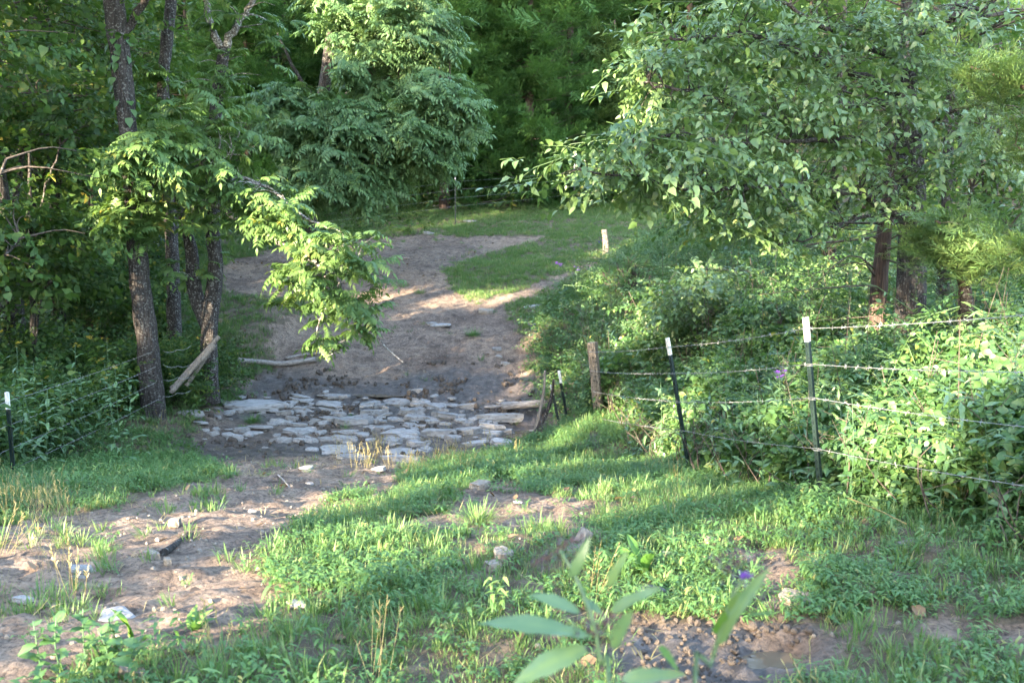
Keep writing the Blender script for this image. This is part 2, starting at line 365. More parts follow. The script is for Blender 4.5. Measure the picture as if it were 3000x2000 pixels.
# ------------------------------------------------------------------ object helpers
def obj(name, verts, faces, mat, parent=None, smooth=False, tint=None):
    me = bpy.data.meshes.new(name)
    me.from_pydata([tuple(map(float, v)) for v in verts], [], faces)
    if mat: me.materials.append(M[mat])
    if tint is not None:
        a = me.attributes.new("tint", 'FLOAT', 'POINT'); a.data.foreach_set("value", np.asarray(tint, np.float32))
    if smooth: me.polygons.foreach_set("use_smooth", [True] * len(me.polygons))
    me.update()
    o = bpy.data.objects.new(name, me); COL.objects.link(o)
    if parent: o.parent = parent
    return o
def link_mesh(name, me, parent=None):
    o = bpy.data.objects.new(name, me); COL.objects.link(o)
    if parent: o.parent = parent
    return o
def tag(o, label, cat, group=None):
    o['label'] = label; o['category'] = cat
    if group: o['group'] = group
    return o
def thing(name, label, cat, loc=(0, 0, 0), group=None):
    o = bpy.data.objects.new(name, None); COL.objects.link(o); o.location = tuple(map(float, loc)); o.empty_display_size = .1
    return tag(o, label, cat, group)
def struct(o): o['kind'] = 'structure'; return o
def stuff(o, label=None, cat=None):
    o['kind'] = 'stuff'
    if label: tag(o, label, cat)
    return o

def norm(v):
    v = np.asarray(v, float); return v / (np.linalg.norm(v) + 1e-12)
def tube(pts, rad, sides=6, rough=0.0, seed=0, caps=True, freq=1.0, ridge=0.0):
    """verts, faces of a tapered tube along a polyline (parallel-transport frame)"""
    P = np.asarray(pts, float); n = len(P)
    rad = np.broadcast_to(np.asarray(rad, float), (n,))
    T = np.gradient(P, axis=0); T /= (np.linalg.norm(T, axis=1)[:, None] + 1e-12)
    a = np.array([1.0, 0, 0]) if abs(T[0][0]) < .8 else np.array([0, 1.0, 0])
    U = norm(a - T[0] * (a @ T[0])); V = []
    L = np.concatenate([[0], np.cumsum(np.linalg.norm(np.diff(P, axis=0), axis=1))])
    verts = []
    th = np.arange(sides) * 2 * np.pi / sides
    for i in range(n):
        U = norm(U - T[i] * (U @ T[i])); W = np.cross(T[i], U)
        r = np.full(sides, rad[i])
        if rough:
            r = r * (1 + rough * (vnoise(np.cos(th) * 1.6 + 7, np.sin(th) * 1.6 + L[i] * freq * 1.5 + seed, seed) - .5) * 2)
        if ridge:
            r = r + ridge * (vnoise(th * sides / 6.283 / 2.1, np.full(sides, L[i] * 5.0), seed + 3) - .5)
        verts.append(P[i] + np.outer(np.cos(th) * r, U) + np.outer(np.sin(th) * r, W))
    verts = np.concatenate(verts); faces = []
    for i in range(n - 1):
        for k in range(sides):
            k2 = (k + 1) % sides
            faces.append((i * sides + k, i * sides + k2, (i + 1) * sides + k2, (i + 1) * sides + k))
    if caps:
        faces.append(tuple(range(sides))[::-1]); faces.append(tuple((n - 1) * sides + k for k in range(sides)))
    return verts, faces
def joinvf(lst):
    V = []; F = []; o = 0
    for v, f in lst:
        V.append(np.asarray(v)); F.extend([tuple(i + o for i in q) for q in f]); o += len(v)
    return np.concatenate(V), F
def smoothline(pts, n):
    """Catmull-Rom resample"""
    P = np.asarray(pts, float); P = np.vstack([2 * P[0] - P[1], P, 2 * P[-1] - P[-2]])
    out = []; m = len(P) - 3
    for i in range(n):
        t = i / (n - 1) * m; k = min(int(t), m - 1); f = t - k
        p0, p1, p2, p3 = P[k:k + 4]
        out.append(.5 * ((2 * p1) + (-p0 + p2) * f + (2 * p0 - 5 * p1 + 4 * p2 - p3) * f * f + (-p0 + 3 * p1 - 3 * p2 + p3) * f ** 3))
    return np.array(out)

# ------------------------------------------------------------------ leaf prototypes (instanced by geometry nodes inside crowns and ground cover)
class MB:
    def __init__(s): s.v = []; s.f = []; s.t = []
    def leaf(s, base, d, up, L, W, droop=.3, fold=.15, prof='lance', tint=None, cheap=False):
        base = np.asarray(base, float); d = norm(d); up = np.asarray(up, float)
        side = norm(np.cross(d, up)); nn = np.cross(side, d)
        tint = random.random() if tint is None else tint
        st = {'lance': [(.3, .5), (.65, .38)], 'ovate': [(.28, .5), (.62, .40)], 'heart': [(.12, .46), (.45, .5)], 'blade': [(.3, .5), (.7, .36)], 'needle': [(.4, .5), (.7, .3)]}[prof]
        def c(t): return base + d * L * t - np.array([0, 0, 1.0]) * droop * L * t * t
        o = len(s.v)
        s.v.append(c(0))
        if prof == 'heart': s.v[-1] = c(.06)
        for t, w in st:
            m = c(t)
            if cheap: s.v += [m - side * W * w + nn * fold * W, m + side * W * w + nn * fold * W]
            else: s.v += [m - side * W * w + nn * fold * W, m, m + side * W * w + nn * fold * W]
        s.v.append(c(1))
        if cheap: s.f += [(o, o + 2, o + 1), (o + 1, o + 2, o + 4, o + 3), (o + 3, o + 4, o + 5)]; n = 6
        else: s.f += [(o, o + 2, o + 1), (o, o + 3, o + 2), (o + 1, o + 2, o + 5, o + 4), (o + 2, o + 3, o + 6, o + 5), (o + 4, o + 5, o + 7), (o + 5, o + 6, o + 7)]; n = 8
        s.t += [tint] * n
    def stick(s, pts, r, tint=.2, sides=3):
        v, f = tube(pts, np.linspace(r, r * .5, len(pts)), sides, caps=False); o = len(s.v)
        s.v += list(v); s.f += [tuple(i + o for i in q) for q in f]; s.t += [tint] * len(v)
    def mesh(s, name, mat):
        me = bpy.data.meshes.new(name); me.from_pydata([tuple(map(float, p)) for p in s.v], [], s.f)
        a = me.attributes.new("tint", 'FLOAT', 'POINT'); a.data.foreach_set("value", np.asarray(s.t, np.float32))
        me.materials.append(M[mat]); me.polygons.foreach_set("use_smooth", [True] * len(me.polygons)); me.update()
        return bpy.data.objects.new(name, me)          # never linked to the scene
R = random.uniform
def pinnate(mb, base, az, L, pairs, ll, lw, pitch0=.3, droop=.5):
    d = np.array([math.cos(az) * math.cos(pitch0), math.sin(az) * math.cos(pitch0), math.sin(pitch0)])
    pts = [np.asarray(base) + d * L * t - np.array([0, 0, droop * L * t * t]) for t in np.linspace(0, 1, 5)]
    mb.stick(pts, .004, .5)
    tn = R(0, .9)
    for i in range(pairs):
        t = .18 + .8 * i / pairs; p = np.asarray(base) + d * L * t - np.array([0, 0, droop * L * t * t])
        tang = norm(d - np.array([0, 0, 2 * droop * t])); side = norm(np.cross(tang, [0, 0, 1.0]))
        for sg in (-1, 1):
            ld = norm(side * sg * 1.0 + tang * .45 + np.array([0, 0, -.35 + R(-.2, .2)]))
            mb.leaf(p, ld, np.array([0, 0, 1.0]), ll * R(.85, 1.1) * (1 - .25 * abs(t - .5)), lw, .35, .12, 'lance', min(1, max(0, tn + R(-.12, .12))), cheap=True)
    p = pts[-1]; mb.leaf(p, norm(pts[-1] - pts[-2]), np.array([0, 0, 1.0]), ll, lw, .3, .1, 'lance', tn, cheap=True)
def P_walnut(mat, n=4):
    out = []
    for k in range(n):
        mb = MB(); mb.stick([(-.25, 0, -.02), (0, 0, 0), (.18, 0, .02)], .006, .1)
        for j in range(4):
            pinnate(mb, (-.12 + .08 * j, 0, 0), (j - 1.5) * .75 + R(-.3, .3), R(.34, .48), random.choice([5, 6, 6]), R(.10, .13), R(.042, .05), R(.25, .75), R(.4, .65))
        out.append(mb.mesh("walnut_spray", mat))
    return out
def P_broad(mat, L=.11, W=.068, n=4, prof='ovate', cnt=9, span=.42, dr=.35):
    out = []
    for k in range(n):
        mb = MB(); w = R(-.1, .1)
        mb.stick([(-.15, 0, 0), (span * .5, w * .5, .02), (span, w, -.04)], .005, .1)
        for j in range(cnt):
            t = -.05 + (span + .05) * j / (cnt - 1); az = (1 if j % 2 else -1) * R(.5, 1.3) if j < cnt - 1 else 0
            el = R(-.75, .35); l = L * R(.5, 1.2)
            mb.leaf((t, w * max(t, 0) / span, R(-.02, .02)), (math.cos(az) * math.cos(el), math.sin(az) * math.cos(el), math.sin(el)), np.array([R(-.6, .6), R(-.6, .6), 1.0]), l, W * l / L, dr * R(.3, 1.4), .12, prof)
        out.append(mb.mesh("leafy_spray", mat))
    return out
def P_vine(mat, n=5):
    out = []
    for k in range(n):
        mb = MB()
        for j in range(8):
            a = R(0, 6.28); rr = R(.0, .22); b = np.array([rr * math.cos(a), rr * math.sin(a), R(-.12, .12)])
            az = R(0, 6.28); el = R(-.2, .3)
            mb.stick([b - np.array([0, 0, .1]), b], .002, .3)
            for q, da in enumerate((0, 2.0, -2.0)):
                L = R(.055, .095); mb.leaf(b, (math.cos(az + da), math.sin(az + da), el - .15), np.array([R(-.5, .5), R(-.5, .5), 1.0]), L, L * .68, R(.1, .5), .1, 'ovate')
        out.append(mb.mesh("vine_spray", mat))
    return out
def P_cedar(mat, n=4):
    out = []
    for k in range(n):
        mb = MB(); mb.stick([(-.2, 0, -.02), (.1, 0, 0), (.3, 0, .03)], .004, 0)
        for j in range(16):
            t = -.12 + .42 * j / 15; sg = 1 if j % 2 else -1
            a = sg * R(.35, .95); l = R(.10, .19) * (1 - .5 * max(t, 0) / .35); e = R(-.3, .5)
            d = norm((math.cos(a), math.sin(a), e)); p = np.array([t, 0, .02 * t])
            tn = R(0, 1)
            for q in range(4):
                b = p + d * l * (.2 + .25 * q); dd = norm(d + np.array([R(-.5, .5), R(-.6, .6), R(-.4, .5)]))
                mb.leaf(b, dd, np.array([0, 0, 1.0]), R(.05, .085), .012, R(-.2, .2), .0, 'needle', min(1, tn * .8 + q * .06), cheap=True)
            mb.leaf(p, d, np.array([0, 0, 1.0]), l * 1.2, .014, .05, 0, 'needle', tn, cheap=True)
        out.append(mb.mesh("cedar_spray", mat))
    return out
def P_weed(mat, n=5, hgt=.13, L=.05, W=.013, cnt=34, rad=.09):
    out = []
    for k in range(n):
        mb = MB()
        for s in range(6):
            a = R(0, 6.28); r0 = R(0, rad * .5); b = np.array([r0 * math.cos(a), r0 * math.sin(a), -.01]); ln = R(.3, .9) * rad * 1.6; hh = hgt * R(.5, 1.15)
            tip = b + np.array([math.cos(a) * ln, math.sin(a) * ln, hh]); mid = (b + tip) / 2 + np.array([0, 0, hh * .15])
            mb.stick([b, mid, tip], .0015, .3)
            tn = R(0, .9)
            for j in range(cnt // 6):
                t = .25 + .75 * j / (cnt // 6); p = b + (tip - b) * t + np.array([0, 0, .15 * hh * math.sin(3.14 * t)])
                az = R(0, 6.28); el = R(-.1, .6); l = L * R(.6, 1.25)
                mb.leaf(p, (math.cos(az) * math.cos(el), math.sin(az) * math.cos(el), math.sin(el)), np.array([0, 0, 1.0]), l, W * R(.8, 1.3), R(.2, .8), .2, 'lance', min(1, max(0, tn + R(-.15, .15))), cheap=True)
        out.append(mb.mesh("weed_tuft", mat))
    return out
def P_clover(mat, n=4):
    out = []
    for k in range(n):
        mb = MB()
        for j in range(18):
            a = R(0, 6.28); rr = R(0, .11); hh = R(.02, .10); p = np.array([rr * math.cos(a), rr * math.sin(a), hh]); az = R(0, 6.28)
            mb.stick([p * [.7, .7, 0], p], .001, .4)
            tn = R(0, .9)
            for da in (0, 2.1, -2.1):
                L = R(.016, .03); mb.leaf(p, (math.cos(az + da), math.sin(az + da), R(-.2, .3)), np.array([0, 0, 1.0]), L, L * .75, .3, .1, 'ovate', tn, cheap=True)
        out.append(mb.mesh("clover_tuft", mat))
    return out
def P_grass(mat, n=5, hgt=.16, cnt=26, rad=.05, W=.005, lean=.6):
    out = []
    for k in range(n):
        mb = MB()
        for j in range(cnt):
            a = R(0, 6.28); rr = R(0, rad); b = np.array([rr * math.cos(a), rr * math.sin(a), -.01]); az = a + R(-.8, .8); ln = R(.1, lean)
            d = (math.cos(az) * ln, math.sin(az) * ln, 1.0); l = hgt * R(.5, 1.2)
            mb.leaf(b, d, np.array([math.cos(az), math.sin(az), .2]) * -1, l, W * R(.7, 1.3), R(.1, .55), .1, 'blade', None, cheap=True)
        out.append(mb.mesh("grass_tuft", mat))
    return out
def P_straw(mat, n=4):
    out = []
    for k in range(n):
        mb = MB()
        for j in range(7):
            a = R(0, 6.28); d = np.array([math.cos(a) * R(.05, .35), math.sin(a) * R(.05, .35), 1.0]); l = R(.18, .36)
            b = np.array([R(-.04, .04), R(-.04, .04), -.01]); e = b + d * l
            mb.stick([b, (b + e) / 2, e], .0014, R(.2, 1))
            for q in range(5):
                p = b + (e - b) * (.7 + .06 * q); mb.leaf(p, (R(-.5, .5), R(-.5, .5), .8), np.array([1.0, 0, 0]), .035, .005, .1, 0, 'blade', R(.3, 1), cheap=True)
        out.append(mb.mesh("straw_tuft", mat))
    return out
def rock_mesh(seed, thick=.2, n=9, mat='stone', flat=True):
    r_ = random.Random(seed); ang = [i * 6.283 / n + r_.uniform(-.32, .32) for i in range(n)]
    rad = [.5 * r_.uniform(.66, 1.18) for _ in ang]; ex = r_.uniform(.62, .95)
    out = [(math.cos(a) * q, math.sin(a) * q * ex) for a, q in zip(ang, rad)]
    V = []; F = []
    tiltx, tilty = r_.uniform(-.12, .12), r_.uniform(-.12, .12)
    rings = [(.95, -thick * .6), (1.03, 0.0), (1.0, thick * .7), (.955, thick * .95), (.5, thick * 1.02)] if flat else [(.6, -.3), (.95, 0.0), (1.0, .22), (.8, .42), (.4, .52)]
    for s, z in rings:
        for x, y in out:
            jx = r_.uniform(-.03, .03)
            V.append(((x + jx) * s, (y + jx) * s, z + (x * tiltx + y * tilty if z > 0 else 0) + r_.uniform(-.12, .12) * thick))
    V.append((0, 0, rings[-1][1] + .02 * thick)); c = len(V) - 1
    for i in range(len(rings) - 1):
        for k in range(n):
            k2 = (k + 1) % n; F.append((i * n + k, i * n + k2, (i + 1) * n + k2, (i + 1) * n + k))
    o = (len(rings) - 1) * n
    for k in range(n): F.append((o + k, o + (k + 1) % n, c))
    me = bpy.data.meshes.new("stone"); me.from_pydata(V, [], F); me.materials.append(M[mat]); me.update()
    return me
PR = {
    'walnut': P_walnut('walnut'), 'walnut_far': P_walnut('walnut_far'),
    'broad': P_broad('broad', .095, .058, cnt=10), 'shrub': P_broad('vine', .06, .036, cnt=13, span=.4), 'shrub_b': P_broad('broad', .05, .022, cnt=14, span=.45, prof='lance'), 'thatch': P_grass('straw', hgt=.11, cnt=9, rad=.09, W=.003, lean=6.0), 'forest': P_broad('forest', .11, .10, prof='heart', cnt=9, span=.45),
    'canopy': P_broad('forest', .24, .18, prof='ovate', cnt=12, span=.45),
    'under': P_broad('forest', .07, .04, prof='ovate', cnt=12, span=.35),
    'vine': P_vine('vine'), 'cedar': P_cedar('cedar'), 'cedar_light': P_cedar('cedar_light'),
    'weed': P_weed('weed'), 'weed_big': P_weed('weed', hgt=.22, L=.075, W=.02, cnt=42, rad=.11), 'clover': P_clover('weed'),
    'grass': P_grass('grass'), 'grass_short': P_grass('grass', hgt=.08, cnt=30, rad=.07, W=.004), 'straw': P_straw('straw'),
    'lance': P_broad('iron', .13, .03, prof='lance', cnt=12, span=.5, dr=.5),
}
def rockset(n, mat, thick, flat, seed0):
    return [bpy.data.objects.new("pebble", rock_mesh(seed0 + i, thick, 7, mat, flat)) for i in range(n)]
PR['pebble'] = rockset(5, 'stone_tan', .35, False, 900)
PR['clod'] = rockset(6, 'clod', .5, False, 950)
def P_litter():
    out = []
    for k in range(4):
        mb = MB(); mb.leaf((0, 0, 0.01), (1, 0, R(-.1, .2)), np.array([0, R(-.3, .3), 1.0]), .07, .04, R(-.3, .3), .2, 'ovate'); out.append(mb.mesh("dead_leaf", 'litter'))
    return out
PR['litter'] = P_litter()

NG = {}
def gn_group(key):
    if key in NG: return NG[key]
    protos = PR[key]
    ng = bpy.data.node_groups.new("scatter_" + key, 'GeometryNodeTree')
    ng.interface.new_socket("Geometry", in_out='INPUT', socket_type='NodeSocketGeometry')
    ng.interface.new_socket("Geometry", in_out='OUTPUT', socket_type='NodeSocketGeometry')
    gi = ng.nodes.new("NodeGroupInput"); go = ng.nodes.new("NodeGroupOutput")
    ip = ng.nodes.new("GeometryNodeInstanceOnPoints"); jn = ng.nodes.new("GeometryNodeJoinGeometry")
    for p in protos:
        oi = ng.nodes.new("GeometryNodeObjectInfo"); oi.inputs["Object"].default_value = p; oi.inputs["As Instance"].default_value = False
        g2 = ng.nodes.new("GeometryNodeGeometryToInstance")
        ng.links.new(oi.outputs["Geometry"], g2.inputs[0]); ng.links.new(g2.outputs[0], jn.inputs[0])
    def attr(nm, dt):
        a = ng.nodes.new("GeometryNodeInputNamedAttribute"); a.data_type = dt; a.inputs["Name"].default_value = nm; return a.outputs[0]
    er = ng.nodes.new("FunctionNodeEulerToRotation")
    ng.links.new(attr("rot", 'FLOAT_VECTOR'), er.inputs[0])
    ng.links.new(gi.outputs[0], ip.inputs["Points"]); ng.links.new(jn.outputs[0], ip.inputs["Instance"])
    ip.inputs["Pick Instance"].default_value = True
    ng.links.new(attr("idx", 'INT'), ip.inputs["Instance Index"]); ng.links.new(er.outputs[0], ip.inputs["Rotation"]); ng.links.new(attr("scl", 'FLOAT_VECTOR'), ip.inputs["Scale"])
    ng.links.new(ip.outputs[0], go.inputs[0])
    NG[key] = ng
    return ng
def scatter(name, key, P, rot, scl, parent=None):
    P = np.asarray(P, float); n = len(P)
    me = bpy.data.meshes.new(name); me.vertices.add(n); me.vertices.foreach_set("co", P.astype(np.float32).ravel())
    a = me.attributes.new("rot", 'FLOAT_VECTOR', 'POINT'); a.data.foreach_set("vector", np.asarray(rot, np.float32).ravel())
    s = np.asarray(scl, np.float32); s = np.repeat(s[:, None], 3, 1) if s.ndim == 1 else s
    a = me.attributes.new("scl", 'FLOAT_VECTOR', 'POINT'); a.data.foreach_set("vector", s.ravel())
    a = me.attributes.new("idx", 'INT', 'POINT'); a.data.foreach_set("value", rng.integers(0, len(PR[key]), n).astype(np.int32))
    me.update()
    o = bpy.data.objects.new(name, me); COL.objects.link(o)
    md = o.modifiers.new("scatter", 'NODES'); md.node_group = gn_group(key)
    if parent: o.parent = parent
    o['kind'] = 'stuff'
    return o

# ------------------------------------------------------------------ ground sheet, water
def wob(px, py):
    # uneven edges: shift the lookup by noise that is fixed to the ground
    Yv = np.clip(2.0 * FPX / np.maximum(py - 560, 60), 2.5, 40)
    X_ = (px - 1500) / FPX * Yv
    a = .55 * FPX / Yv
    return px + a * (fbm(X_ * 1.7, Yv * 1.7, 81, 4) - .47) * 1.6, py + a * .45 * (fbm(X_ * 1.7 + 9, Yv * 1.7, 83, 4) - .47)
DIRT = [(-600, 2800), (-600, 1640), (0, 1520), (190, 1500), (420, 1490), (560, 1420), (640, 1400), (560, 1330), (540, 1270), (560, 1215), (700, 1150), (790, 1080),
        (770, 960), (830, 930), (900, 925), (900, 880), (640, 850), (640, 780), (840, 720), (1060, 700), (1260, 690), (1620, 695), (1480, 730), (1300, 790), (1330, 850), (1380, 880),
        (1490, 862), (1600, 822), (1700, 780), (1760, 760), (1740, 790), (1620, 840), (1510, 890), (1470, 950), (1520, 1020), (1570, 1090), (1620, 1200), (1600, 1270),
        (1420, 1325), (1260, 1330), (1200, 1370), (1080, 1425), (960, 1505), (860, 1575), (760, 1655), (640, 1785), (560, 1880), (430, 1880), (330, 1870), (200, 1910), (90, 1990), (40, 2800)]
BARE = [[(1290, 1420), (1500, 1395), (1620, 1450), (1760, 1530), (1800, 1570), (1600, 1555), (1400, 1590), (1250, 1585), (1220, 1540), (1290, 1470)],
        [(1850, 1790), (1950, 1800), (2100, 1830), (2200, 1830), (2420, 1845), (2440, 1900), (2330, 1950), (2230, 2010), (2240, 2300), (1900, 2300), (1830, 2010), (1810, 1900)],
        [(2040, 1560), (2100, 1570), (2250, 1640), (2400, 1740), (2400, 1800), (2300, 1800), (2150, 1700), (2040, 1640)],
        [(2760, 1810), (3100, 1790), (3100, 1920), (2780, 1900)]]
xs = np.concatenate([-np.geomspace(150, 12.3, 34), np.arange(-12, 9.01, .06), np.geomspace(9.3, 150, 34)])
ys = [-80, -55, -38, -26, -18, -12, -8, -5, -3, -1.5, 0, 1.0]
y = 1.6
while y < 40: ys.append(y); y += .035 + .0022 * y + (.05 if y > 20 else 0)
ys = np.concatenate([ys, np.geomspace(40.5, 160, 45)])
GX, GY = np.meshgrid(xs, ys); GZ = h(GX, GY)
nx, ny = len(xs), len(ys)
co = np.stack([GX, GY, GZ], -1).reshape(-1, 3).astype(np.float32)
me = bpy.data.meshes.new("ground")
me.vertices.add(nx * ny); me.vertices.foreach_set("co", co.ravel())
ii = (np.arange(ny - 1)[:, None] * nx + np.arange(nx - 1)[None]).ravel()
quads = np.stack([ii, ii + 1, ii + nx + 1, ii + nx], -1).astype(np.int32)
me.loops.add(quads.size); me.loops.foreach_set("vertex_index", quads.ravel())
me.polygons.add(len(quads)); me.polygons.foreach_set("loop_start", np.arange(0, quads.size, 4, dtype=np.int32))
me.polygons.foreach_set("use_smooth", np.ones(len(quads), bool))
gpx, gpy = proj(co[:, 0], co[:, 1], co[:, 2])
front = co[:, 1] > 1.2
gpx, gpy = wob(gpx, gpy)
dirt = inpoly(gpx, gpy, DIRT) & front
for b_ in BARE: dirt |= inpoly(gpx, gpy, b_) & front
soil = np.where(dirt, 0.0, 1.0)
wet = np.maximum(mudmask(co[:, 0], co[:, 1]) * .95, pudmask(co[:, 0], co[:, 1]) * .8)
wet = wet * (1 - .45 * sstep(13.6, 14.2, co[:, 1]) * sstep(15.9, 15.5, co[:, 1]))
a = me.attributes.new("soil", 'FLOAT', 'POINT'); a.data.foreach_set("value", soil.astype(np.float32))
a = me.attributes.new("wet", 'FLOAT', 'POINT'); a.data.foreach_set("value", wet.astype(np.float32))
me.materials.append(M['ground']); me.update(calc_edges=True)
struct(link_mesh("ground", me))
for k, (px, py, rx, ry, dp) in enumerate([(1120, 1165, .55, .16, 0), (1420, 1180, .5, .16, 0), (1000, 1170, .35, .12, 0), (1510, 1290, .35, .3, 0)]):
    g = ground(px, py)
    n = 26; pts = [(g[0] + math.cos(t) * rx * R(.8, 1.1), g[1] + math.sin(t) * ry * R(.8, 1.1), 0) for t in np.linspace(0, 6.283, n, endpoint=False)]
    zz = float(np.percentile(h(np.array([p[0] for p in pts]), np.array([p[1] for p in pts])), 55)) + .003
    struct(obj("creek_water", [(p[0], p[1], zz) for p in pts], [tuple(range(n))], 'water'))
for (cx, cy, rx, ry, dp) in PUDDLES:
    n = 22; pts = [(cx + math.cos(t) * rx * .95, cy + math.sin(t) * ry * .95) for t in np.linspace(0, 6.283, n, endpoint=False)]
    zz = float(h(cx, cy)) + dp * .5
    struct(obj("puddle_water", [(p[0], p[1], zz) for p in pts], [tuple(range(n))], 'water'))

# ------------------------------------------------------------------ ground cover
def candidates(n, x0, x1, y0, y1, power=1.0):
    u = rng.random(n); Y = y0 + (y1 - y0) * u ** power
    X = rng.uniform(x0, x1, n); return X, Y
def cover(name, key, label, cat, n, box, dens, smin, smax, power=1.0, tilt=.15, sink=0.0, vert=None):
    X, Y = candidates(n, *box, power=power); Z = h(X, Y); px, py = proj(X, Y, Z)
    vis = (Y > 1.3) & (px > -350) & (px < 3350) & (py < 2400)
    d = dens(px, py, X, Y) * vis
    k = rng.random(n) < d
    X, Y, Z = X[k], Y[k], Z[k]; m = len(X)
    rot = np.stack([rng.normal(0, tilt, m), rng.normal(0, tilt, m), rng.uniform(0, 6.283, m)], -1)
    s = rng.uniform(smin, smax, m)
    o = scatter(name, key, np.stack([X, Y, Z - sink], -1), rot, s)
    return stuff(o, label, cat)
def notdirt(px, py):
    a = .17 * (py - 560) / 2.0 ; b = a * .4
    return (_nd(px, py) + _nd(px - a, py) + _nd(px + a, py) + _nd(px, py + b) + _nd(px, py - b)) / 5.0 * _nd(px, py)
def _nd(px, py):
    px, py = wob(px, py)
    d = inpoly(px, py, DIRT)
    for b_ in BARE: d |= inpoly(px, py, b_)
    return (~d).astype(float)
def notdirt1(px, py): return _nd(px, py)
def clump(X, Y, s, seed, lo, hi): return sstep(lo, hi, fbm(X * s, Y * s, seed, 3))
NEARB = (-5.5, 5.5, 2.2, 11)
MIDB = (-7, 5, 9, 19)
FARB = (-9, 9, 18, 40)
WEDGE = [(1300, 795), (1440, 740), (1560, 712), (1700, 690), (1800, 700), (1760, 760), (1600, 820), (1490, 862), (1380, 885), (1330, 850)]
SPARSE = [(-300, 1900), (-300, 1500), (200, 1450), (500, 1400), (650, 1400), (650, 1500), (480, 1520), (330, 1580), (330, 1760), (250, 1800), (150, 1830)]
def d_near_weed(px, py, X, Y): return inpoly(px, py, BARE[1]) * .12 * clump(X, Y, 2.2, 67, .42, .55) + inpoly(px, py, BARE[0]) * .05 + inpoly(px, py, BARE[2]) * .15 + inpoly(px, py, BARE[3]) * .15 + notdirt(px, py) * (.08 + .92 * clump(X, Y, 1.3, 31, .37, .5)) + inpoly(px, py, DIRT) * .004
def d_near_grass(px, py, X, Y):
    return notdirt(px, py) * (.12 + .8 * clump(X, Y, 1.1, 41, .38, .52)) + inpoly(px, py, SPARSE) * .55 * clump(X, Y, 1.6, 44, .46, .6) + inpoly(px, py, DIRT) * .012
cover("weeds", 'weed', 'low green weeds carpeting the slope beside the dirt track', 'weeds', 20000, NEARB, d_near_weed, .4, .95, 1.2)
cover("broad_weeds", 'weed_big', 'taller leafy weeds growing along the right fence and bottom edge', 'weeds', 5500, NEARB,
      lambda px, py, X, Y: notdirt(px, py) * (.15 + .55 * sstep(2000, 2500, px)) * clump(X, Y, .8, 33, .38, .55), .5, .95, 1.1)
cover("clover", 'clover', 'clover leaves among the near weeds', 'clover', 8000, NEARB, lambda px, py, X, Y: notdirt(px, py) * clump(X, Y, 1.5, 35, .4, .55) * .6, .5, .85, 1.2)
cover("grass", 'grass', 'green grass tufts along the near track edges', 'grass', 9000, NEARB, d_near_grass, .5, 1.1, 1.1)
cover("short_grass", 'grass_short', 'thin short grass on the near slope', 'grass', 17000, NEARB, lambda px, py, X, Y: notdirt(px, py) * (.35 + .5 * clump(X, Y, 1.0, 49, .36, .5)) + inpoly(px, py, SPARSE) * .4 * clump(X, Y, 1.4, 47, .42, .6), .6, 1.2, 1.1)
cover("dry_straw", 'straw', 'pale dry seed stalks standing in the near grass', 'straw', 2600, (-5.5, 4, 2.6, 15), lambda px, py, X, Y: (notdirt(px, py) * .12 + inpoly(px, py, SPARSE) * .55 + inpoly(px, py, [(1000, 1300), (1450, 1260), (1450, 1420), (950, 1480)]) * .5) * clump(X, Y, 1.2, 51, .42, .58), .5, 1.0)
cover("dead_thatch", 'thatch', 'flattened dry grass blades lying under the near weeds', 'dry grass', 11000, (-5.5, 5.5, 2.2, 15), lambda px, py, X, Y: (.25 + .75 * notdirt(px, py)) * (.3 + .7 * clump(X, Y, 1.6, 53, .4, .55)), .6, 1.3, 1.1, sink=-.006)
cover("bank_weeds", 'weed', 'dense green weeds covering both creek banks', 'weeds', 15000, MIDB, lambda px, py, X, Y: notdirt(px, py) * (.3 + .7 * clump(X, Y, 1.0, 37, .34, .5)) * np.where(px < 560, .55, 1), .7, 1.3)
cover("bank_grass", 'grass', 'grass growing on the creek banks', 'grass', 9000, MIDB, lambda px, py, X, Y: notdirt(px, py) * (.25 + .7 * clump(X, Y, .8, 39, .36, .52)) * np.where(px < 560, .5, 1) + inpoly(px, py, DIRT) * .003, .7, 1.4)
cover("far_grass", 'grass_short', 'short bright grass of the clearing beyond the creek', 'grass', 50000, FARB, lambda px, py, X, Y: np.maximum(notdirt(px, py), inpoly(px, py, WEDGE)) * (.5 + .5 * clump(X, Y, .7, 42, .35, .5)) + inpoly(px, py, DIRT) * .03 * clump(X, Y, .8, 43, .5, .6), 1.1, 2.2)
cover("far_tall_grass", 'grass', 'longer grass at the edges of the clearing', 'grass', 9000, FARB, lambda px, py, X, Y: np.maximum(notdirt(px, py), inpoly(px, py, WEDGE)) * .8 * clump(X, Y, .6, 45, .42, .55) + inpoly(px, py, DIRT) * .02 * clump(X, Y, .8, 43, .5, .6), .8, 1.5)
cover("far_undergrowth", 'under', 'dark leafy undergrowth below the fence at the wood edge', 'undergrowth', 5000, (-14, 10, 25, 42), lambda px, py, X, Y: notdirt(px, py) * sstep(720, 660, py) * (py < 720) * np.where(px > 1250, sstep(630, 560, py), 1), .8, 1.7, tilt=.6, sink=-.08)
cover("gravel", 'pebble', 'small pebbles scattered over the bare dirt', 'pebbles', 30000, (-7, 4, 2.2, 30), lambda px, py, X, Y: inpoly(px, py, DIRT) * (.15 + .6 * clump(X, Y, 1.1, 61, .5, .65)) + .03, .010, .036, 1.1, tilt=.4)
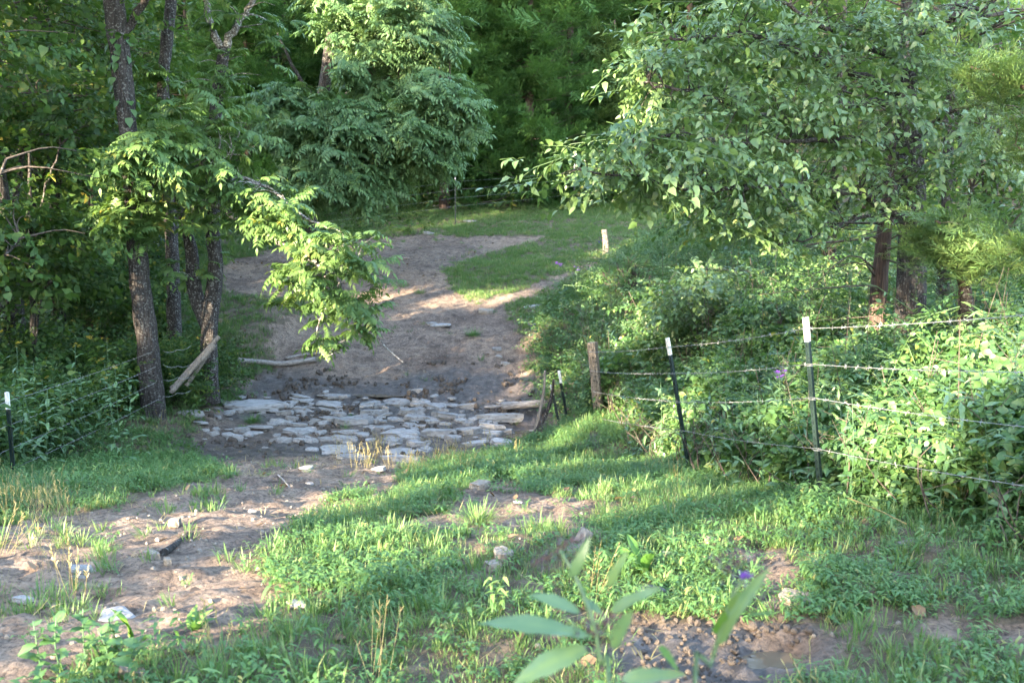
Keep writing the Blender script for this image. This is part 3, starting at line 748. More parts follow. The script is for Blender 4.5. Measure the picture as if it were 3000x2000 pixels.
cover("mud_clods", 'clod', 'trampled dark mud clods by the water', 'mud', 9000, (-5, 2.2, 11.5, 19), lambda px, py, X, Y: inpoly(px, py, DIRT) * mudmask(X, Y) * (.2 + .8 * sstep(15.6, 16.4, Y)) * clump(X, Y, 1.8, 63, .47, .58), .03, .13, tilt=.5)
cover("near_mud_clods", 'clod', 'churned mud clods round the small puddles', 'mud', 5000, (-.4, 2.2, 2.6, 5.2), lambda px, py, X, Y: (inpoly(px, py, BARE[1]) * .9 + inpoly(px, py, BARE[2]) * .35 + inpoly(px, py, BARE[0]) * .05) * clump(X, Y, 3, 65, .36, .5), .008, .036, tilt=.5)
cover("leaf_litter", 'litter', 'fallen brown leaves strewn over the ground', 'leaf litter', 7000, (-7, 7, 2.4, 40), lambda px, py, X, Y: .25 + .5 * (Y > 24), .5, 1.3, tilt=.3, sink=-.004)

# ------------------------------------------------------------------ trees
def blob_points(blobs, per):
    """clustered leaf-spray sites inside ellipsoids: (centre, radii, clusters)"""
    C = []; P = []; A = []
    for c, r, nc in blobs:
        c = np.asarray(c, float); r = np.asarray(r, float)
        for _ in range(nc):
            d = norm(rng.normal(size=3)); q = rng.random() ** (1 / 2.6); cc = c + d * r * q
            C.append(cc)
            k = max(1, int(per * rng.uniform(.6, 1.4)))
            pp = cc + rng.normal(size=(k, 3)) * np.array([.26, .26, .16]) * max(.6, min(1.6, r.mean() * .8))
            az = math.atan2(d[1] * r[1], d[0] * r[0]) + rng.normal(0, .7, k)
            P.append(pp); A.append(az)
    return np.array(C), np.concatenate(P), np.concatenate(A)
def limb_parts(root, loc, limbs, mat, sides=8, rough=.12):
    pts = []
    for k, (pl, r0, r1) in enumerate(limbs):
        Q = smoothline(pl, max(6, len(pl) * 4)); Q = Q + rng.normal(0, .012, Q.shape)
        v, f = tube(Q - loc, np.linspace(r0, r1, len(Q)), sides, rough, seed=k)
        o = obj("limb", v, f, mat, root, True); pts.append(Q)
    return np.concatenate(pts) if pts else np.zeros((0, 3))
def twig_part(root, loc, C, LP, mat, r=.012, maxlen=3.0):
    lst = []
    C = C[carve(C, .3)]
    for c in C:
        d = np.linalg.norm(LP - c, axis=1) + np.maximum(0, LP[:, 2] - c[2]) * .6; i = int(np.argmin(d)); p = LP[i]
        L = np.linalg.norm(c - p)
        if L < .08: continue
        mid = (p + c) / 2 + np.array([rng.normal(0, .08), rng.normal(0, .08), .10]) * L
        Q = smoothline([p, mid, c], 6)
        lst.append(tube(Q - loc, np.linspace(r * (1 + .5 * L), r * .35, 6), 4, caps=False))
    if lst:
        v, f = joinvf(lst); o = obj("twigs", v, f, mat, root, True); o['kind'] = 'stuff'
def crown(root, loc, key, P, A, smin, smax, pitch=.25, do_carve=True, name="crown"):
    if do_carve:
        k = carve(P, .34 if key == 'canopy' else .22); P, A = P[k], A[k]
    n = len(P)
    rot = np.stack([rng.normal(0, .35, n), rng.normal(pitch, .35, n), A], -1)
    return scatter(name, key, P - loc, rot, rng.uniform(smin, smax, n), root)
def trunk_mesh(root, loc, pts, rad, mat, sides=20, rough=.12, ridge=.03, name="trunk", seed=0):
    Q = smoothline(pts, max(24, int(np.sum(np.linalg.norm(np.diff(np.asarray(pts), axis=0), axis=1)) * 9)))
    rr = np.interp(np.linspace(0, 1, len(Q)), np.linspace(0, 1, len(rad)), rad)
    v, f = tube(Q - loc, rr, sides, rough, seed, ridge=ridge); obj(name, v, f, mat, root, True)
    return Q
def PX(lst, Y):
    return [at(p[0], p[1], (p[2] if len(p) > 2 else Y)) for p in lst]

# --- tall dark trunk on the left, carrying the fence wire
b0 = at(455, 1262, 14.6); loc = b0
t = thing("walnut_tree", 'tall rough dark-barked tree on the creek bank with fence wires nailed to it', 'tree', loc)
Q = trunk_mesh(t, loc, [at(458, 1300, 14.6)] + PX([(455, 1262), (448, 1180), (440, 1080), (428, 960), (408, 820), (398, 680), (385, 520), (370, 340), (355, 180), (340, 60), (330, -80), (325, -400), (330, -900)], 14.6),
               [.28, .20, .165, .155, .15, .142, .135, .13, .13, .138, .14, .13, .11, .06], 'bark', 36, .10, .035)
LP = limb_parts(t, loc, [(PX([(352, 110), (400, 45), (455, -60, 14.3), (560, -260, 13.8), (700, -420, 13.4)], 14.6), .065, .025),
                         (PX([(335, -60), (250, -250), (120, -420, 14), (-40, -560, 13.6)], 14.6), .07, .02),
                         (PX([(328, -300), (420, -520, 15), (560, -700, 15.6)], 14.6), .06, .02),
                         (PX([(400, 650), (440, 560, 14.2), (480, 520, 13.9)], 14.6), .018, .008)], 'bark')
C, P, A = blob_points([(at(330, -500, 14.6), (2.2, 2.0, 1.8), 60), (at(620, -420, 13.6), (1.4, 1.2, .9), 26), (at(60, -480, 13.8), (1.4, 1.2, 1.0), 26), (at(450, 470, 14.1), (.45, .5, .35), 9), (at(420, 640, 14.2), (.35, .3, .3), 5)], 8)
LPQ = np.vstack([LP, Q[::4]])
twig_part(t, loc, C, LPQ, 'twig'); crown(t, loc, 'walnut', P, A, .8, 1.1)
# ivy on the upper trunk
n = 46; ti = rng.uniform(.52, .74, n); ip = Q[(ti * len(Q)).astype(int)]; aa = rng.uniform(2.4, 6.9, n)
mbI = MB()
for p_, a_ in zip(ip, aa):
    d = np.array([math.cos(a_), math.sin(a_), 0]); q = p_ - loc + d * .16
    mbI.leaf(q, d * .5 + np.array([R(-.4, .4), R(-.4, .4), -.8]), d, R(.09, .15), R(.08, .12), .1, .1, 'heart')
o = mbI.mesh("ivy", 'vine'); COL.objects.link(o); o.parent = t; o['kind'] = 'stuff'

# --- double-stemmed tree on the bank behind, with the hanging branch
loc = at(614, 1145, 15.8)
t = thing("walnut_tree", 'dark two-stemmed tree at the bank with a long leafy bough hanging over the track', 'tree', loc)
Q1 = trunk_mesh(t, loc, PX([(616, 1180), (614, 1120), (612, 1010), (620, 900), (632, 790), (624, 690), (622, 560), (628, 420), (634, 310), (648, 200), (658, 140)], 15.8), [.17, .145, .125, .12, .12, .11, .10, .098, .095, .09, .085], 'bark_grey', 24, .14, .02)
Q2 = trunk_mesh(t, loc, PX([(606, 960, 15.8), (585, 900), (568, 830), (562, 740), (545, 670), (528, 620), (516, 560), (525, 530), (545, 505)], 15.9), [.10, .115, .11, .10, .075, .055, .045, .035, .025], 'bark_grey', 18, .14, .015, "stem")
LP = limb_parts(t, loc, [(PX([(655, 150), (690, 80), (735, 10), (790, -120)], 15.8), .07, .03),
                         (PX([(655, 150), (615, 70), (600, -30), (590, -200)], 15.8), .065, .03),
                         (PX([(540, 660), (600, 600, 15.4), (700, 640, 15.0), (800, 700, 14.8), (890, 740, 14.6), (940, 790, 14.5), (1000, 870, 14.3), (1080, 960, 14.2), (1180, 1062, 14.1)], 15.9), .06, .008),
                         (PX([(890, 735, 14.6), (960, 730, 14.4), (1040, 770, 14.2)], 14.6), .022, .006),
                         (PX([(625, 560), (700, 520, 15.2), (800, 560, 14.9), (900, 640, 14.6), (1000, 680, 14.4)], 15.8), .035, .008),
                         (PX([(545, 505), (600, 470, 15.2), (700, 450, 14.9)], 15.9), .025, .007),
                         (PX([(625, 480), (560, 430, 15.2), (470, 400, 14.9), (400, 420, 14.6)], 15.8), .03, .007),
                         (PX([(940, 790, 14.5), (960, 880, 14.3), (930, 980, 14.2), (960, 1060, 14.1)], 14.5), .016, .005)], 'bark_lichen', 7)
bl = [(at(560, 420, 15.0), (.85, .6, .45), 26), (at(640, 540, 15.0), (.75, .6, .5), 26), (at(760, 600, 14.8), (.7, .5, .45), 26), (at(860, 680, 14.6), (.6, .5, .45), 22),
      (at(960, 760, 14.4), (.65, .5, .4), 26), (at(1030, 720, 14.4), (.5, .4, .22), 12), (at(1000, 880, 14.3), (.6, .45, .4), 20), (at(1060, 950, 14.2), (.35, .35, .3), 10), (at(900, 830, 14.3), (.45, .35, .3), 9), (at(950, 1000, 14.2), (.4, .3, .18), 6),
      (at(690, 230, 15.6), (.5, .6, .4), 10), (at(600, 250, 15.6), (.45, .5, .4), 7), (at(740, 40, 15.6), (.7, .7, .3), 14), (at(650, 380, 15.4), (.6, .5, .22), 9), (at(450, 420, 14.8), (.6, .5, .25), 10), (at(560, 640, 15.2), (.5, .4, .3), 10), (at(560, 790, 15.5), (.35, .3, .3), 6)]
C, P, A = blob_points(bl, 1.7)
LPQ = np.vstack([LP, Q1[::3], Q2[::3]]); twig_part(t, loc, C, LPQ, 'bark_lichen', .008); crown(t, loc, 'walnut', P, A, .65, .95, .35)

# --- slim stem behind
loc = at(508, 980, 18.0); loc[2] = h(loc[0], loc[1])
t = thing("slim_tree", 'slim grey-barked tree rising between the dark trunk and the double stem', 'tree', loc)
Q = trunk_mesh(t, loc, [loc - [0, 0, .2]] + PX([(505, 760), (498, 600), (490, 440), (478, 300), (484, 160), (500, 20), (510, -200), (520, -500)], 18.0), [.14, .12, .115, .11, .105, .10, .10, .09, .06, .04], 'bark_grey', 18)
C, P, A = blob_points([(at(520, -420, 18), (1.6, 1.5, 1.3), 40), (at(440, 200, 17.6), (.5, .6, .4), 5), (at(560, 330, 17.6), (.5, .5, .3), 5)], 5)
twig_part(t, loc, C, Q[::3], 'twig'); crown(t, loc, 'walnut', P, A, .8, 1.1)

# --- spreading walnut beyond the track
loc = at(905, 700, 26.0); loc[2] = h(loc[0], loc[1])
t = thing("spreading_tree", 'spreading feather-leaved tree beyond the track, its crown overhanging the wire fence', 'tree', loc)
Q = trunk_mesh(t, loc, [loc - [0, 0, .2]] + PX([(905, 600), (915, 480), (940, 330), (960, 180), (980, 0), (990, -250)], 26), [.26, .2, .18, .16, .14, .11, .06], 'bark', 18)
LP = limb_parts(t, loc, [(PX([(915, 470), (1000, 400, 25), (1150, 380, 24.5), (1300, 400, 24.2)], 26), .09, .02), (PX([(935, 340), (1050, 260, 25), (1200, 220, 24.6), (1350, 230, 24.3)], 26), .09, .02),
                         (PX([(960, 170), (1080, 80, 25), (1220, 20, 24.6)], 26), .08, .02), (PX([(912, 500), (850, 420, 25.2), (790, 330, 24.8)], 26), .07, .02), (PX([(940, 320), (860, 200, 25.5), (800, 60, 25)], 26), .07, .02)], 'bark_grey')
bl = [(at(1180, 60, 24.6), (1.15, 1.1, .8), 42), (at(1100, 190, 24.4), (1.0, 1.0, .5), 24), (at(1020, 60, 25), (.9, 1.0, .9), 24), (at(1290, 290, 24.2), (.95, .9, .65), 34), (at(1200, 380, 24.0), (.95, .9, .55), 34), (at(1050, 400, 24.0), (1.1, 1.0, .75), 42),
      (at(900, 370, 24.3), (.95, .9, .75), 36), (at(840, 290, 24.6), (.6, .7, .45), 16), (at(980, 520, 24.0), (1.1, .9, .6), 38), (at(1100, 560, 24.2), (.7, .7, .35), 18), (at(1240, 480, 24.2), (.75, .7, .35), 18), (at(870, 560, 24.4), (.6, .6, .4), 14), (at(980, -260, 25.5), (2.4, 2.2, 1.8), 60), (at(1330, 400, 24.1), (.35, .4, .3), 6), (at(1260, 140, 24.4), (.5, .5, .5), 10)]
C, P, A = blob_points(bl, 5.0)
twig_part(t, loc, C, np.vstack([LP, Q[::3]]), 'twig', .011); crown(t, loc, 'walnut_far', P, A, .85, 1.25, .35)

# --- red cedars
def cedar(px, Y, H, Rr, label, key='cedar', n=1500, bare=1.2, name="cedar_tree", group=None, nb=110, base=None, x=None, lo=-.3, hi=.35):
    X = at(px, 600, Y)[0] if x is None else x; g = np.array([X, Y, float(h(X, Y))])
    t = thing(name, label, 'tree', g, group)
    Q = trunk_mesh(t, g, [g - [0, 0, .3], g + [0, 0, bare], g + [.1, 0, H * .5], g + [.05, .05, H]], [.012 * H + .06, .011 * H + .04, .006 * H + .03, .015], 'bark_cedar', 12, .12, .015)
    tw = []; PP = []; AA = []
    for i in range(nb):
        f = rng.random() ** 1.25; z = bare * .7 + f * (H - bare * .7 - .2); a = rng.uniform(0, 6.283); r = Rr * (1 - f) ** .65 * rng.uniform(.75, 1.15) + .15
        rise = rng.uniform(lo, hi) * r; s = np.array([0, 0, z]); e = np.array([math.cos(a) * r, math.sin(a) * r, z + rise])
        m = (s + e) / 2 + [0, 0, -.06 * r]; BQ = smoothline([s, m, e], 5); tw.append(tube(BQ, np.linspace(.016 + .01 * r, .004, 5), 4, caps=False))
        k = max(3, int(1.5 * n / nb * rng.uniform(.6, 1.4))); tt = rng.uniform(.15, 1.08, k)
        pp = s + (e - s) * tt[:, None] + rng.normal(0, .11 + .05 * r, (k, 3)) * [1, 1, .75]
        PP.append(pp); AA.append(a + rng.normal(0, .7, k))
    v, f_ = joinvf(tw); o = obj("branches", v, f_, 'twig', t, True); o['kind'] = 'stuff'
    P = np.concatenate(PP); A = np.concatenate(AA); k = carve(P + g); P, A = P[k], A[k]; nn = len(P)
    rot = np.stack([rng.normal(0, .5, nn), rng.normal(-.25, .4, nn), A], -1)
    scatter("crown", key, P, rot, rng.uniform(1.1, 2.0, nn), t)
    return t
CED = 'cedars on the wooded slope'
cedar(1303, 33.5, 11, 1.9, 'cedar whose bare lower trunk stands just behind the far white-topped fence post', bare=2.0)
cedar(1405, 35, 12, 2.3, 'cedar with a short bare trunk behind the far wire fence', bare=1.4, n=1900)
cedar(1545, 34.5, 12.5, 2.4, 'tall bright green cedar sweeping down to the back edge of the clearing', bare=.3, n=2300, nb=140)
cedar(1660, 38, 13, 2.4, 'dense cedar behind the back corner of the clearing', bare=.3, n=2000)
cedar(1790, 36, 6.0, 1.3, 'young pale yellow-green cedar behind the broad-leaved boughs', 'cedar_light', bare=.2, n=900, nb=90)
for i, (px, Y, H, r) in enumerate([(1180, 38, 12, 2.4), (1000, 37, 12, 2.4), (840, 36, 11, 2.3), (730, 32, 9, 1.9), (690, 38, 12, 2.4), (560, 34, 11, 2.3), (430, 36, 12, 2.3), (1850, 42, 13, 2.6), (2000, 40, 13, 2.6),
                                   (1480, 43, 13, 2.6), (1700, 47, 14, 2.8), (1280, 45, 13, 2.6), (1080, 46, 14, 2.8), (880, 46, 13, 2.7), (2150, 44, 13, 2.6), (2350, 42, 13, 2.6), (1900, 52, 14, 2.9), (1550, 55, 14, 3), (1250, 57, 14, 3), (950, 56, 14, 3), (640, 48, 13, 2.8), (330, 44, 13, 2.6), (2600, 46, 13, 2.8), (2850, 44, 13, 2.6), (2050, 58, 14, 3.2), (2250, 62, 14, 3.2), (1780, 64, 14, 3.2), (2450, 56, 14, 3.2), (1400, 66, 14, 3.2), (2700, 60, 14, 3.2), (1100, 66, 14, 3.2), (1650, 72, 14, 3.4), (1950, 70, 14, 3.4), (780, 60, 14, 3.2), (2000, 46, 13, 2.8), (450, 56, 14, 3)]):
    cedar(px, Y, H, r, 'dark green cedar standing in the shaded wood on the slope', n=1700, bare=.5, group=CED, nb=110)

# --- broad-leaved trees at the left
def broadtree(px, Y, H, label, blobs, key, rt=.12, lean=0.0, bark='bark', per=7, smin=.8, smax=1.2, group=None, name="broadleaf_tree", xy=None, tw=.012, sink=.3):
    X = at(px, 600, Y)[0] if xy is None else xy[0]; Y = Y if xy is None else xy[1]
    g = np.array([X, Y, float(h(X, Y))]); t = thing(name, label, 'tree', g, group)
    Q = trunk_mesh(t, g, [g - [0, 0, sink], g + [lean * .1, 0, H * .2], g + [lean * .5, 0, H * .5], g + [lean, .1, H]], [rt * 1.35, rt, rt * .75, rt * .25], bark, 16, .14, .02)
    C, P, A = blob_points([(g + np.asarray(c), r, n) for c, r, n in blobs], per)
    limbs = []
    for c, r, n in blobs:
        c = g + np.asarray(c); s = Q[int(np.clip((c[2] - g[2]) / H * .75, .15, .9) * (len(Q) - 1))]
        if np.linalg.norm(c - s) > .5: limbs.append(([s, (s + c) / 2 + [0, 0, .15], c], rt * .4, .015))
    LP = limb_parts(t, g, limbs, bark, 6)
    twig_part(t, g, C, np.vstack([LP, Q[::3]]), 'twig', tw); crown(t, g, key, P, A, smin, smax)
    return t
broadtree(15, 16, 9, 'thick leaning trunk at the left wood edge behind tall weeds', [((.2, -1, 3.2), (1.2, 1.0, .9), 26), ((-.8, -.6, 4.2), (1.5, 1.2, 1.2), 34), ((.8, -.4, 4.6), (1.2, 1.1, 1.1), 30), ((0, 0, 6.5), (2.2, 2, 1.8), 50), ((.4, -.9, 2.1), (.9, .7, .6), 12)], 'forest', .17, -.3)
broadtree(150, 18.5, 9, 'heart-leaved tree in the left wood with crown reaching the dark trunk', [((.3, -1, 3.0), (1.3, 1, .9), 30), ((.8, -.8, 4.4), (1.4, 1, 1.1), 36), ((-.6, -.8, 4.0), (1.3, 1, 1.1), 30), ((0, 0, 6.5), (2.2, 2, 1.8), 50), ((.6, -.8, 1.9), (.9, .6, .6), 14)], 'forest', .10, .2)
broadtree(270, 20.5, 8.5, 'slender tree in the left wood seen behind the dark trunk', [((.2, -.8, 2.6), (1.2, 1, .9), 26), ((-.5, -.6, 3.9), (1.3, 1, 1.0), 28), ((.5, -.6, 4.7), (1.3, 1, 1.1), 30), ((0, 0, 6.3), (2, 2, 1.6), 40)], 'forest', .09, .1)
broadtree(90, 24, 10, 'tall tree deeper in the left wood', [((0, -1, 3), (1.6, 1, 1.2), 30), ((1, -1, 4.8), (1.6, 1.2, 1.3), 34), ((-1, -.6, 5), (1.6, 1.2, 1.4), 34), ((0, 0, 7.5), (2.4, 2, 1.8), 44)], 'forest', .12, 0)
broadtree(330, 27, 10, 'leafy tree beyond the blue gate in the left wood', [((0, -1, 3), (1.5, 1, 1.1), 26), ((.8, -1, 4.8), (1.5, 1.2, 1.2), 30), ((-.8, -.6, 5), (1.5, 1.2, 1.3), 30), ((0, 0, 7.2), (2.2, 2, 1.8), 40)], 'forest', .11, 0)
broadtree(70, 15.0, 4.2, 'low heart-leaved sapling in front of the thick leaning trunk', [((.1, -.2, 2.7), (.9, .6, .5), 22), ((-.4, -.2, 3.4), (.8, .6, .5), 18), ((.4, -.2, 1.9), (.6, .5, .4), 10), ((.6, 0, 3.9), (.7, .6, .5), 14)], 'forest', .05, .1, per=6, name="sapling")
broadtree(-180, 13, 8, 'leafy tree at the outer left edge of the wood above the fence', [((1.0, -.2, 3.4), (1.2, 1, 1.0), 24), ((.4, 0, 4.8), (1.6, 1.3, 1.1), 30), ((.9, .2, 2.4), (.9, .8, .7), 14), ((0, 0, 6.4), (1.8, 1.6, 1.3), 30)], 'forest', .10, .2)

# --- big broad-leaved tree on the right
loc = at(2668, 900, 12.0); loc[2] = h(loc[0], loc[1])
t = thing("broadleaf_tree", 'large broad-leaved tree right of the clearing with long boughs sweeping left over it', 'tree', loc)
Q = trunk_mesh(t, loc, [loc - [0, 0, .2], loc + [0, 0, .8]] + PX([(2668, 860), (2670, 740), (2672, 600), (2665, 450), (2650, 320), (2655, 200), (2665, 60), (2670, -150), (2680, -500)], 12), [.21, .19, .165, .155, .15, .14, .13, .12, .10, .08, .04], 'bark', 26, .12, .025)
LP = limb_parts(t, loc, [(PX([(2650, 275), (2540, 235, 11.6), (2440, 190, 11.2), (2330, 145, 10.8), (2220, 105, 10.5), (2080, 110, 10.2), (1960, 120, 10)], 12), .055, .012),
                         (PX([(2655, 180), (2570, 150, 11.6), (2450, 100, 11.2), (2300, 10, 10.8), (2150, -60, 10.4)], 12), .05, .012),
                         (PX([(2650, 300), (2520, 300, 11.4), (2400, 335, 10.9), (2270, 345, 10.4), (2110, 290, 10), (1980, 260, 9.7), (1880, 240, 9.5)], 12), .045, .01),
                         (PX([(2660, 640), (2560, 590, 11.2), (2525, 562, 10.9), (2420, 558, 10.5), (2330, 540, 10), (2180, 552, 9.5), (2030, 552, 9.1), (1880, 520, 8.8), (1720, 500, 8.6)], 12), .05, .008),
                         (PX([(2660, 640), (2520, 640, 11.2), (2400, 690, 10.6), (2280, 720, 10.2)], 12), .025, .007),
                         (PX([(2670, 480), (2560, 420, 11.2), (2380, 410, 10.4), (2200, 420, 9.8), (2000, 400, 9.3), (1850, 420, 9)], 12), .035, .008),
                         (PX([(2665, 120), (2780, 60, 11.5), (2900, 20, 11)], 12), .04, .012),
                         (PX([(2660, 420), (2780, 330, 11.4), (2900, 300, 11)], 12), .035, .01)], 'bark', 8)
bl = [(at(2000, 130, 10.0), (.45, .5, .35), 16), (at(1930, 230, 9.7), (.38, .5, .28), 14), (at(2120, 60, 10.2), (.55, .6, .4), 18), (at(2250, 160, 10.4), (.55, .6, .4), 18), (at(2080, 290, 9.9), (.55, .5, .35), 20), (at(2250, 330, 10.2), (.6, .6, .35), 20),
      (at(1900, 420, 9.1), (.42, .4, .25), 18), (at(1800, 490, 8.8), (.36, .35, .2), 14), (at(1680, 505, 8.6), (.26, .25, .14), 8), (at(1990, 480, 9.1), (.5, .4, .3), 20), (at(2120, 460, 9.5), (.5, .5, .3), 18), (at(2250, 480, 9.8), (.5, .5, .35), 18), (at(2380, 420, 10.3), (.6, .6, .4), 20),
      (at(1830, 580, 8.8), (.3, .3, .2), 10), (at(1960, 600, 9.1), (.4, .4, .22), 12), (at(2150, 620, 9.6), (.5, .5, .3), 16), (at(2320, 620, 10), (.5, .5, .35), 16), (at(2440, 260, 10.8), (.6, .6, .45), 20), (at(2420, 60, 10.9), (.7, .7, .5), 22), (at(2600, 120, 11.2), (.7, .7, .5), 20),
      (at(2560, 400, 11.2), (.6, .5, .5), 18), (at(2500, 560, 10.8), (.5, .5, .4), 14), (at(2800, 120, 11.2), (.8, .7, .6), 24), (at(2900, 330, 11), (.6, .6, .5), 16), (at(2760, 430, 11), (.5, .5, .4), 12), (at(2600, -250, 12), (2.4, 2, 1.3), 60), (at(2150, -160, 10.5), (1.2, 1, .6), 24), (at(2680, 560, 11.2), (.35, .3, .4), 8)]
C, P, A = blob_points(bl, 3.6)
twig_part(t, loc, C, np.vstack([LP, Q[::3]]), 'bark', .007); crown(t, loc, 'broad', P, A, .7, 1.1, .3)
# darker stem and reddish cedar stems beside it
broadtree(2780, 13.5, 7.5, 'thin dark-stemmed tree right of the big broad-leaved tree', [((.2, -.6, 3.9), (1.2, .9, .9), 26), ((.6, -.5, 2.8), (.9, .7, .6), 16), ((.3, 0, 5.5), (1.8, 1.5, 1.2), 36)], 'broad', .085, -.1, per=5)
broadtree(2440, 20, 7.5, 'leafy tree in the background behind the long boughs', [((-1.2, -.6, 2.6), (1.3, 1, 1.0), 30), ((.6, -.5, 3.2), (1.4, 1, 1.1), 34), ((-.2, -.5, 4.6), (1.8, 1.3, 1.2), 40), ((-2.6, -.4, 2.2), (1.0, .8, .8), 18), ((2.2, -.4, 3.6), (1.4, 1, 1.2), 30)], 'forest', .10, .1, per=6)
broadtree(2900, 18, 9, 'leafy tree filling the right edge of the wood', [((-.6, -.6, 3.0), (1.3, 1, 1.0), 26), ((.4, -.5, 4.4), (1.5, 1, 1.2), 34), ((-1, -.5, 5.2), (1.4, 1.1, 1.2), 30), ((1, 0, 2.2), (1.1, 1, .9), 18)], 'forest', .10, .1, per=6)
def stemmy(px, y0, y1, Y, lab, name, w, mat, lean=(0, 0)):
    g = at(px, y1, Y); g[2] = h(g[0], g[1]); t = thing(name, lab, 'tree', g)
    top = at(px + lean[0], y0, Y); Q = trunk_mesh(t, g, [g - [0, 0, .15], at(px, y1, Y), (at(px + lean[0] * .45, (y0 + y1) / 2, Y)), top], [w * 1.2, w, w * .9, w * .6], mat, 16, .16, .02)
    return t, g, Q
t, g, Q = stemmy(2572, 300, 880, 12.6, 'reddish peeling cedar stem leaning beside the big right trunk', "leaning_cedar", .10, 'bark_cedar', (70, 0))
lst = [tube(smoothline([Q[int(f * (len(Q) - 1))], Q[int(f * (len(Q) - 1))] + [R(-1.2, .4), R(-.8, -.1), R(-.1, .3)], Q[int(f * (len(Q) - 1))] + [R(-2, .9), R(-1.4, -.2), R(-.35, .2)]], 7) - g, np.linspace(.016, .003, 7), 4, caps=False) for f in np.linspace(.35, .95, 22)]
v, f_ = joinvf(lst); o = obj("dead_branches", v, f_, 'twig', t, True); o['kind'] = 'stuff'
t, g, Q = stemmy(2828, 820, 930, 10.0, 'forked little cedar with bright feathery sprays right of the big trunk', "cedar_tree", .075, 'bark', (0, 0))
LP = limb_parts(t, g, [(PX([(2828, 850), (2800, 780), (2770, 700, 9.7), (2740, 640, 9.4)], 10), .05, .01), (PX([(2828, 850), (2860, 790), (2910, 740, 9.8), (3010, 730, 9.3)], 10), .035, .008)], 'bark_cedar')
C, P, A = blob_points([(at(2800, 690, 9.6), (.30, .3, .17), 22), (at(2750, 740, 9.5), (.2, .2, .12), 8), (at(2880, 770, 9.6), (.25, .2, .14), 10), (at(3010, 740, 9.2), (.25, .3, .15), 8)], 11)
twig_part(t, g, C, LP, 'twig', .005); crown(t, g, 'cedar_light', P, A, .4, .65, -.1)  # lighter foliage colour paints the sun on these sprays
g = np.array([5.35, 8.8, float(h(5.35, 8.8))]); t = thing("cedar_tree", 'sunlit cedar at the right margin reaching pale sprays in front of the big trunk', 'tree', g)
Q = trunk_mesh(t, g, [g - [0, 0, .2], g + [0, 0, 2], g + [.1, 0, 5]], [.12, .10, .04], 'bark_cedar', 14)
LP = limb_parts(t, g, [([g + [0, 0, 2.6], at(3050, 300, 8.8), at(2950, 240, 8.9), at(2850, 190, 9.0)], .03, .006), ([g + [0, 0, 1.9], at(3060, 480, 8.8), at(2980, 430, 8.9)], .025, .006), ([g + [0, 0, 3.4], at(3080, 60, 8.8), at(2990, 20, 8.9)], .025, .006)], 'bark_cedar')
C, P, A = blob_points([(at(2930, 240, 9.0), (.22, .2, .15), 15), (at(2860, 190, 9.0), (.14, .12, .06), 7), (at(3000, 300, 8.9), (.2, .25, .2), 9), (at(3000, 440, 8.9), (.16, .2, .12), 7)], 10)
twig_part(t, g, C, np.vstack([LP, Q[::3]]), 'twig', .005); crown(t, g, 'cedar_light', P, A, .4, .65, -.1)  # sunlit look partly put into the colour by the lighter cedar foliage

# --- tree wall behind and left of the viewpoint (throws the dappled shade)
for i, u in enumerate(np.linspace(-34, 5, 11)):
    for row in range(2):
        D = 21 + row * 6 + R(-1, 1); uu = u + row * 1.9 + R(-.5, .5)
        p = SUN_AZ * D + EU[:2] * (-uu if EU[0] < 0 else uu)
        if p[1] > 4 and p[0] > -16: continue
        Hh = 23 + R(-1.5, 2.5)
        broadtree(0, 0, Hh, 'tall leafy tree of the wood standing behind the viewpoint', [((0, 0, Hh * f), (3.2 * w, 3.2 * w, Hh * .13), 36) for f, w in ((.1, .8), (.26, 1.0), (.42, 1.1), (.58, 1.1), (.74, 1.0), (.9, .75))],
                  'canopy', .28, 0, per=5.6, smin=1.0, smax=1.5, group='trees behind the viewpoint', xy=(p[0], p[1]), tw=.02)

# ------------------------------------------------------------------ thickets (masses of vines and undergrowth)
def thicket(name, key, label, poly_top, n, xr, yr, base_h, smin, smax, cat='thicket', dens=None, fn=None):
    X = rng.uniform(*xr, n * 3); Y = rng.uniform(*yr, n * 3)
    keep = fn(X, Y); X, Y = X[keep][:n], Y[keep][:n]
    g = h(X, Y); top = base_h(X, Y) * (.55 + .7 * fbm(X * .9, Y * .9, 71, 3))
    Z = g + top * rng.random(len(X)) ** .55
    P = np.stack([X, Y, Z], -1); k = carve(P, .05) | (rng.random(len(P)) < .35); P = P[k]; m = len(P)
    rot = np.stack([rng.normal(0, .5, m), rng.normal(0, .5, m), rng.uniform(0, 6.283, m)], -1)
    return stuff(scatter(name, key, P, rot, rng.uniform(smin, smax, m)), label, cat)
def fence_x(Y): return np.interp(Y, [4.2, 6.8, 9.5, 14.6], [2.75, 2.06, 1.52, 1.2])
def bank_x(Y): return np.interp(Y, [14.6, 16, 19, 20.5, 22.5, 24, 26, 30], [.95, .55, .15, .5, 1.2, 2.1, 2.8, 4.2])
def right_zone(X, Y): return np.where(Y < 14.6, X > fence_x(Y) + .42, X > bank_x(Y) + .12 * np.sin(Y * 3)) & (X < 1.2 + .62 * Y)
def right_h(X, Y):
    d = np.where(Y < 14.6, X - fence_x(Y) - .2, X - bank_x(Y))
    return np.where(Y > 17, np.clip(.22 + d * .36, .2, 1.6), np.clip(.3 + d * .72, .2, np.interp(Y, [9, 10, 14, 16], [1.4, 1.45, 1.7, 2.0]))) * sstep(31, 24, Y) + .1
thicket("vine_thicket", 'vine', 'tangle of green three-leaved vines covering the bank behind the right fence', None, 17000, (1.2, 12), (4.2, 16), right_h, .4, 1.05, fn=right_zone)
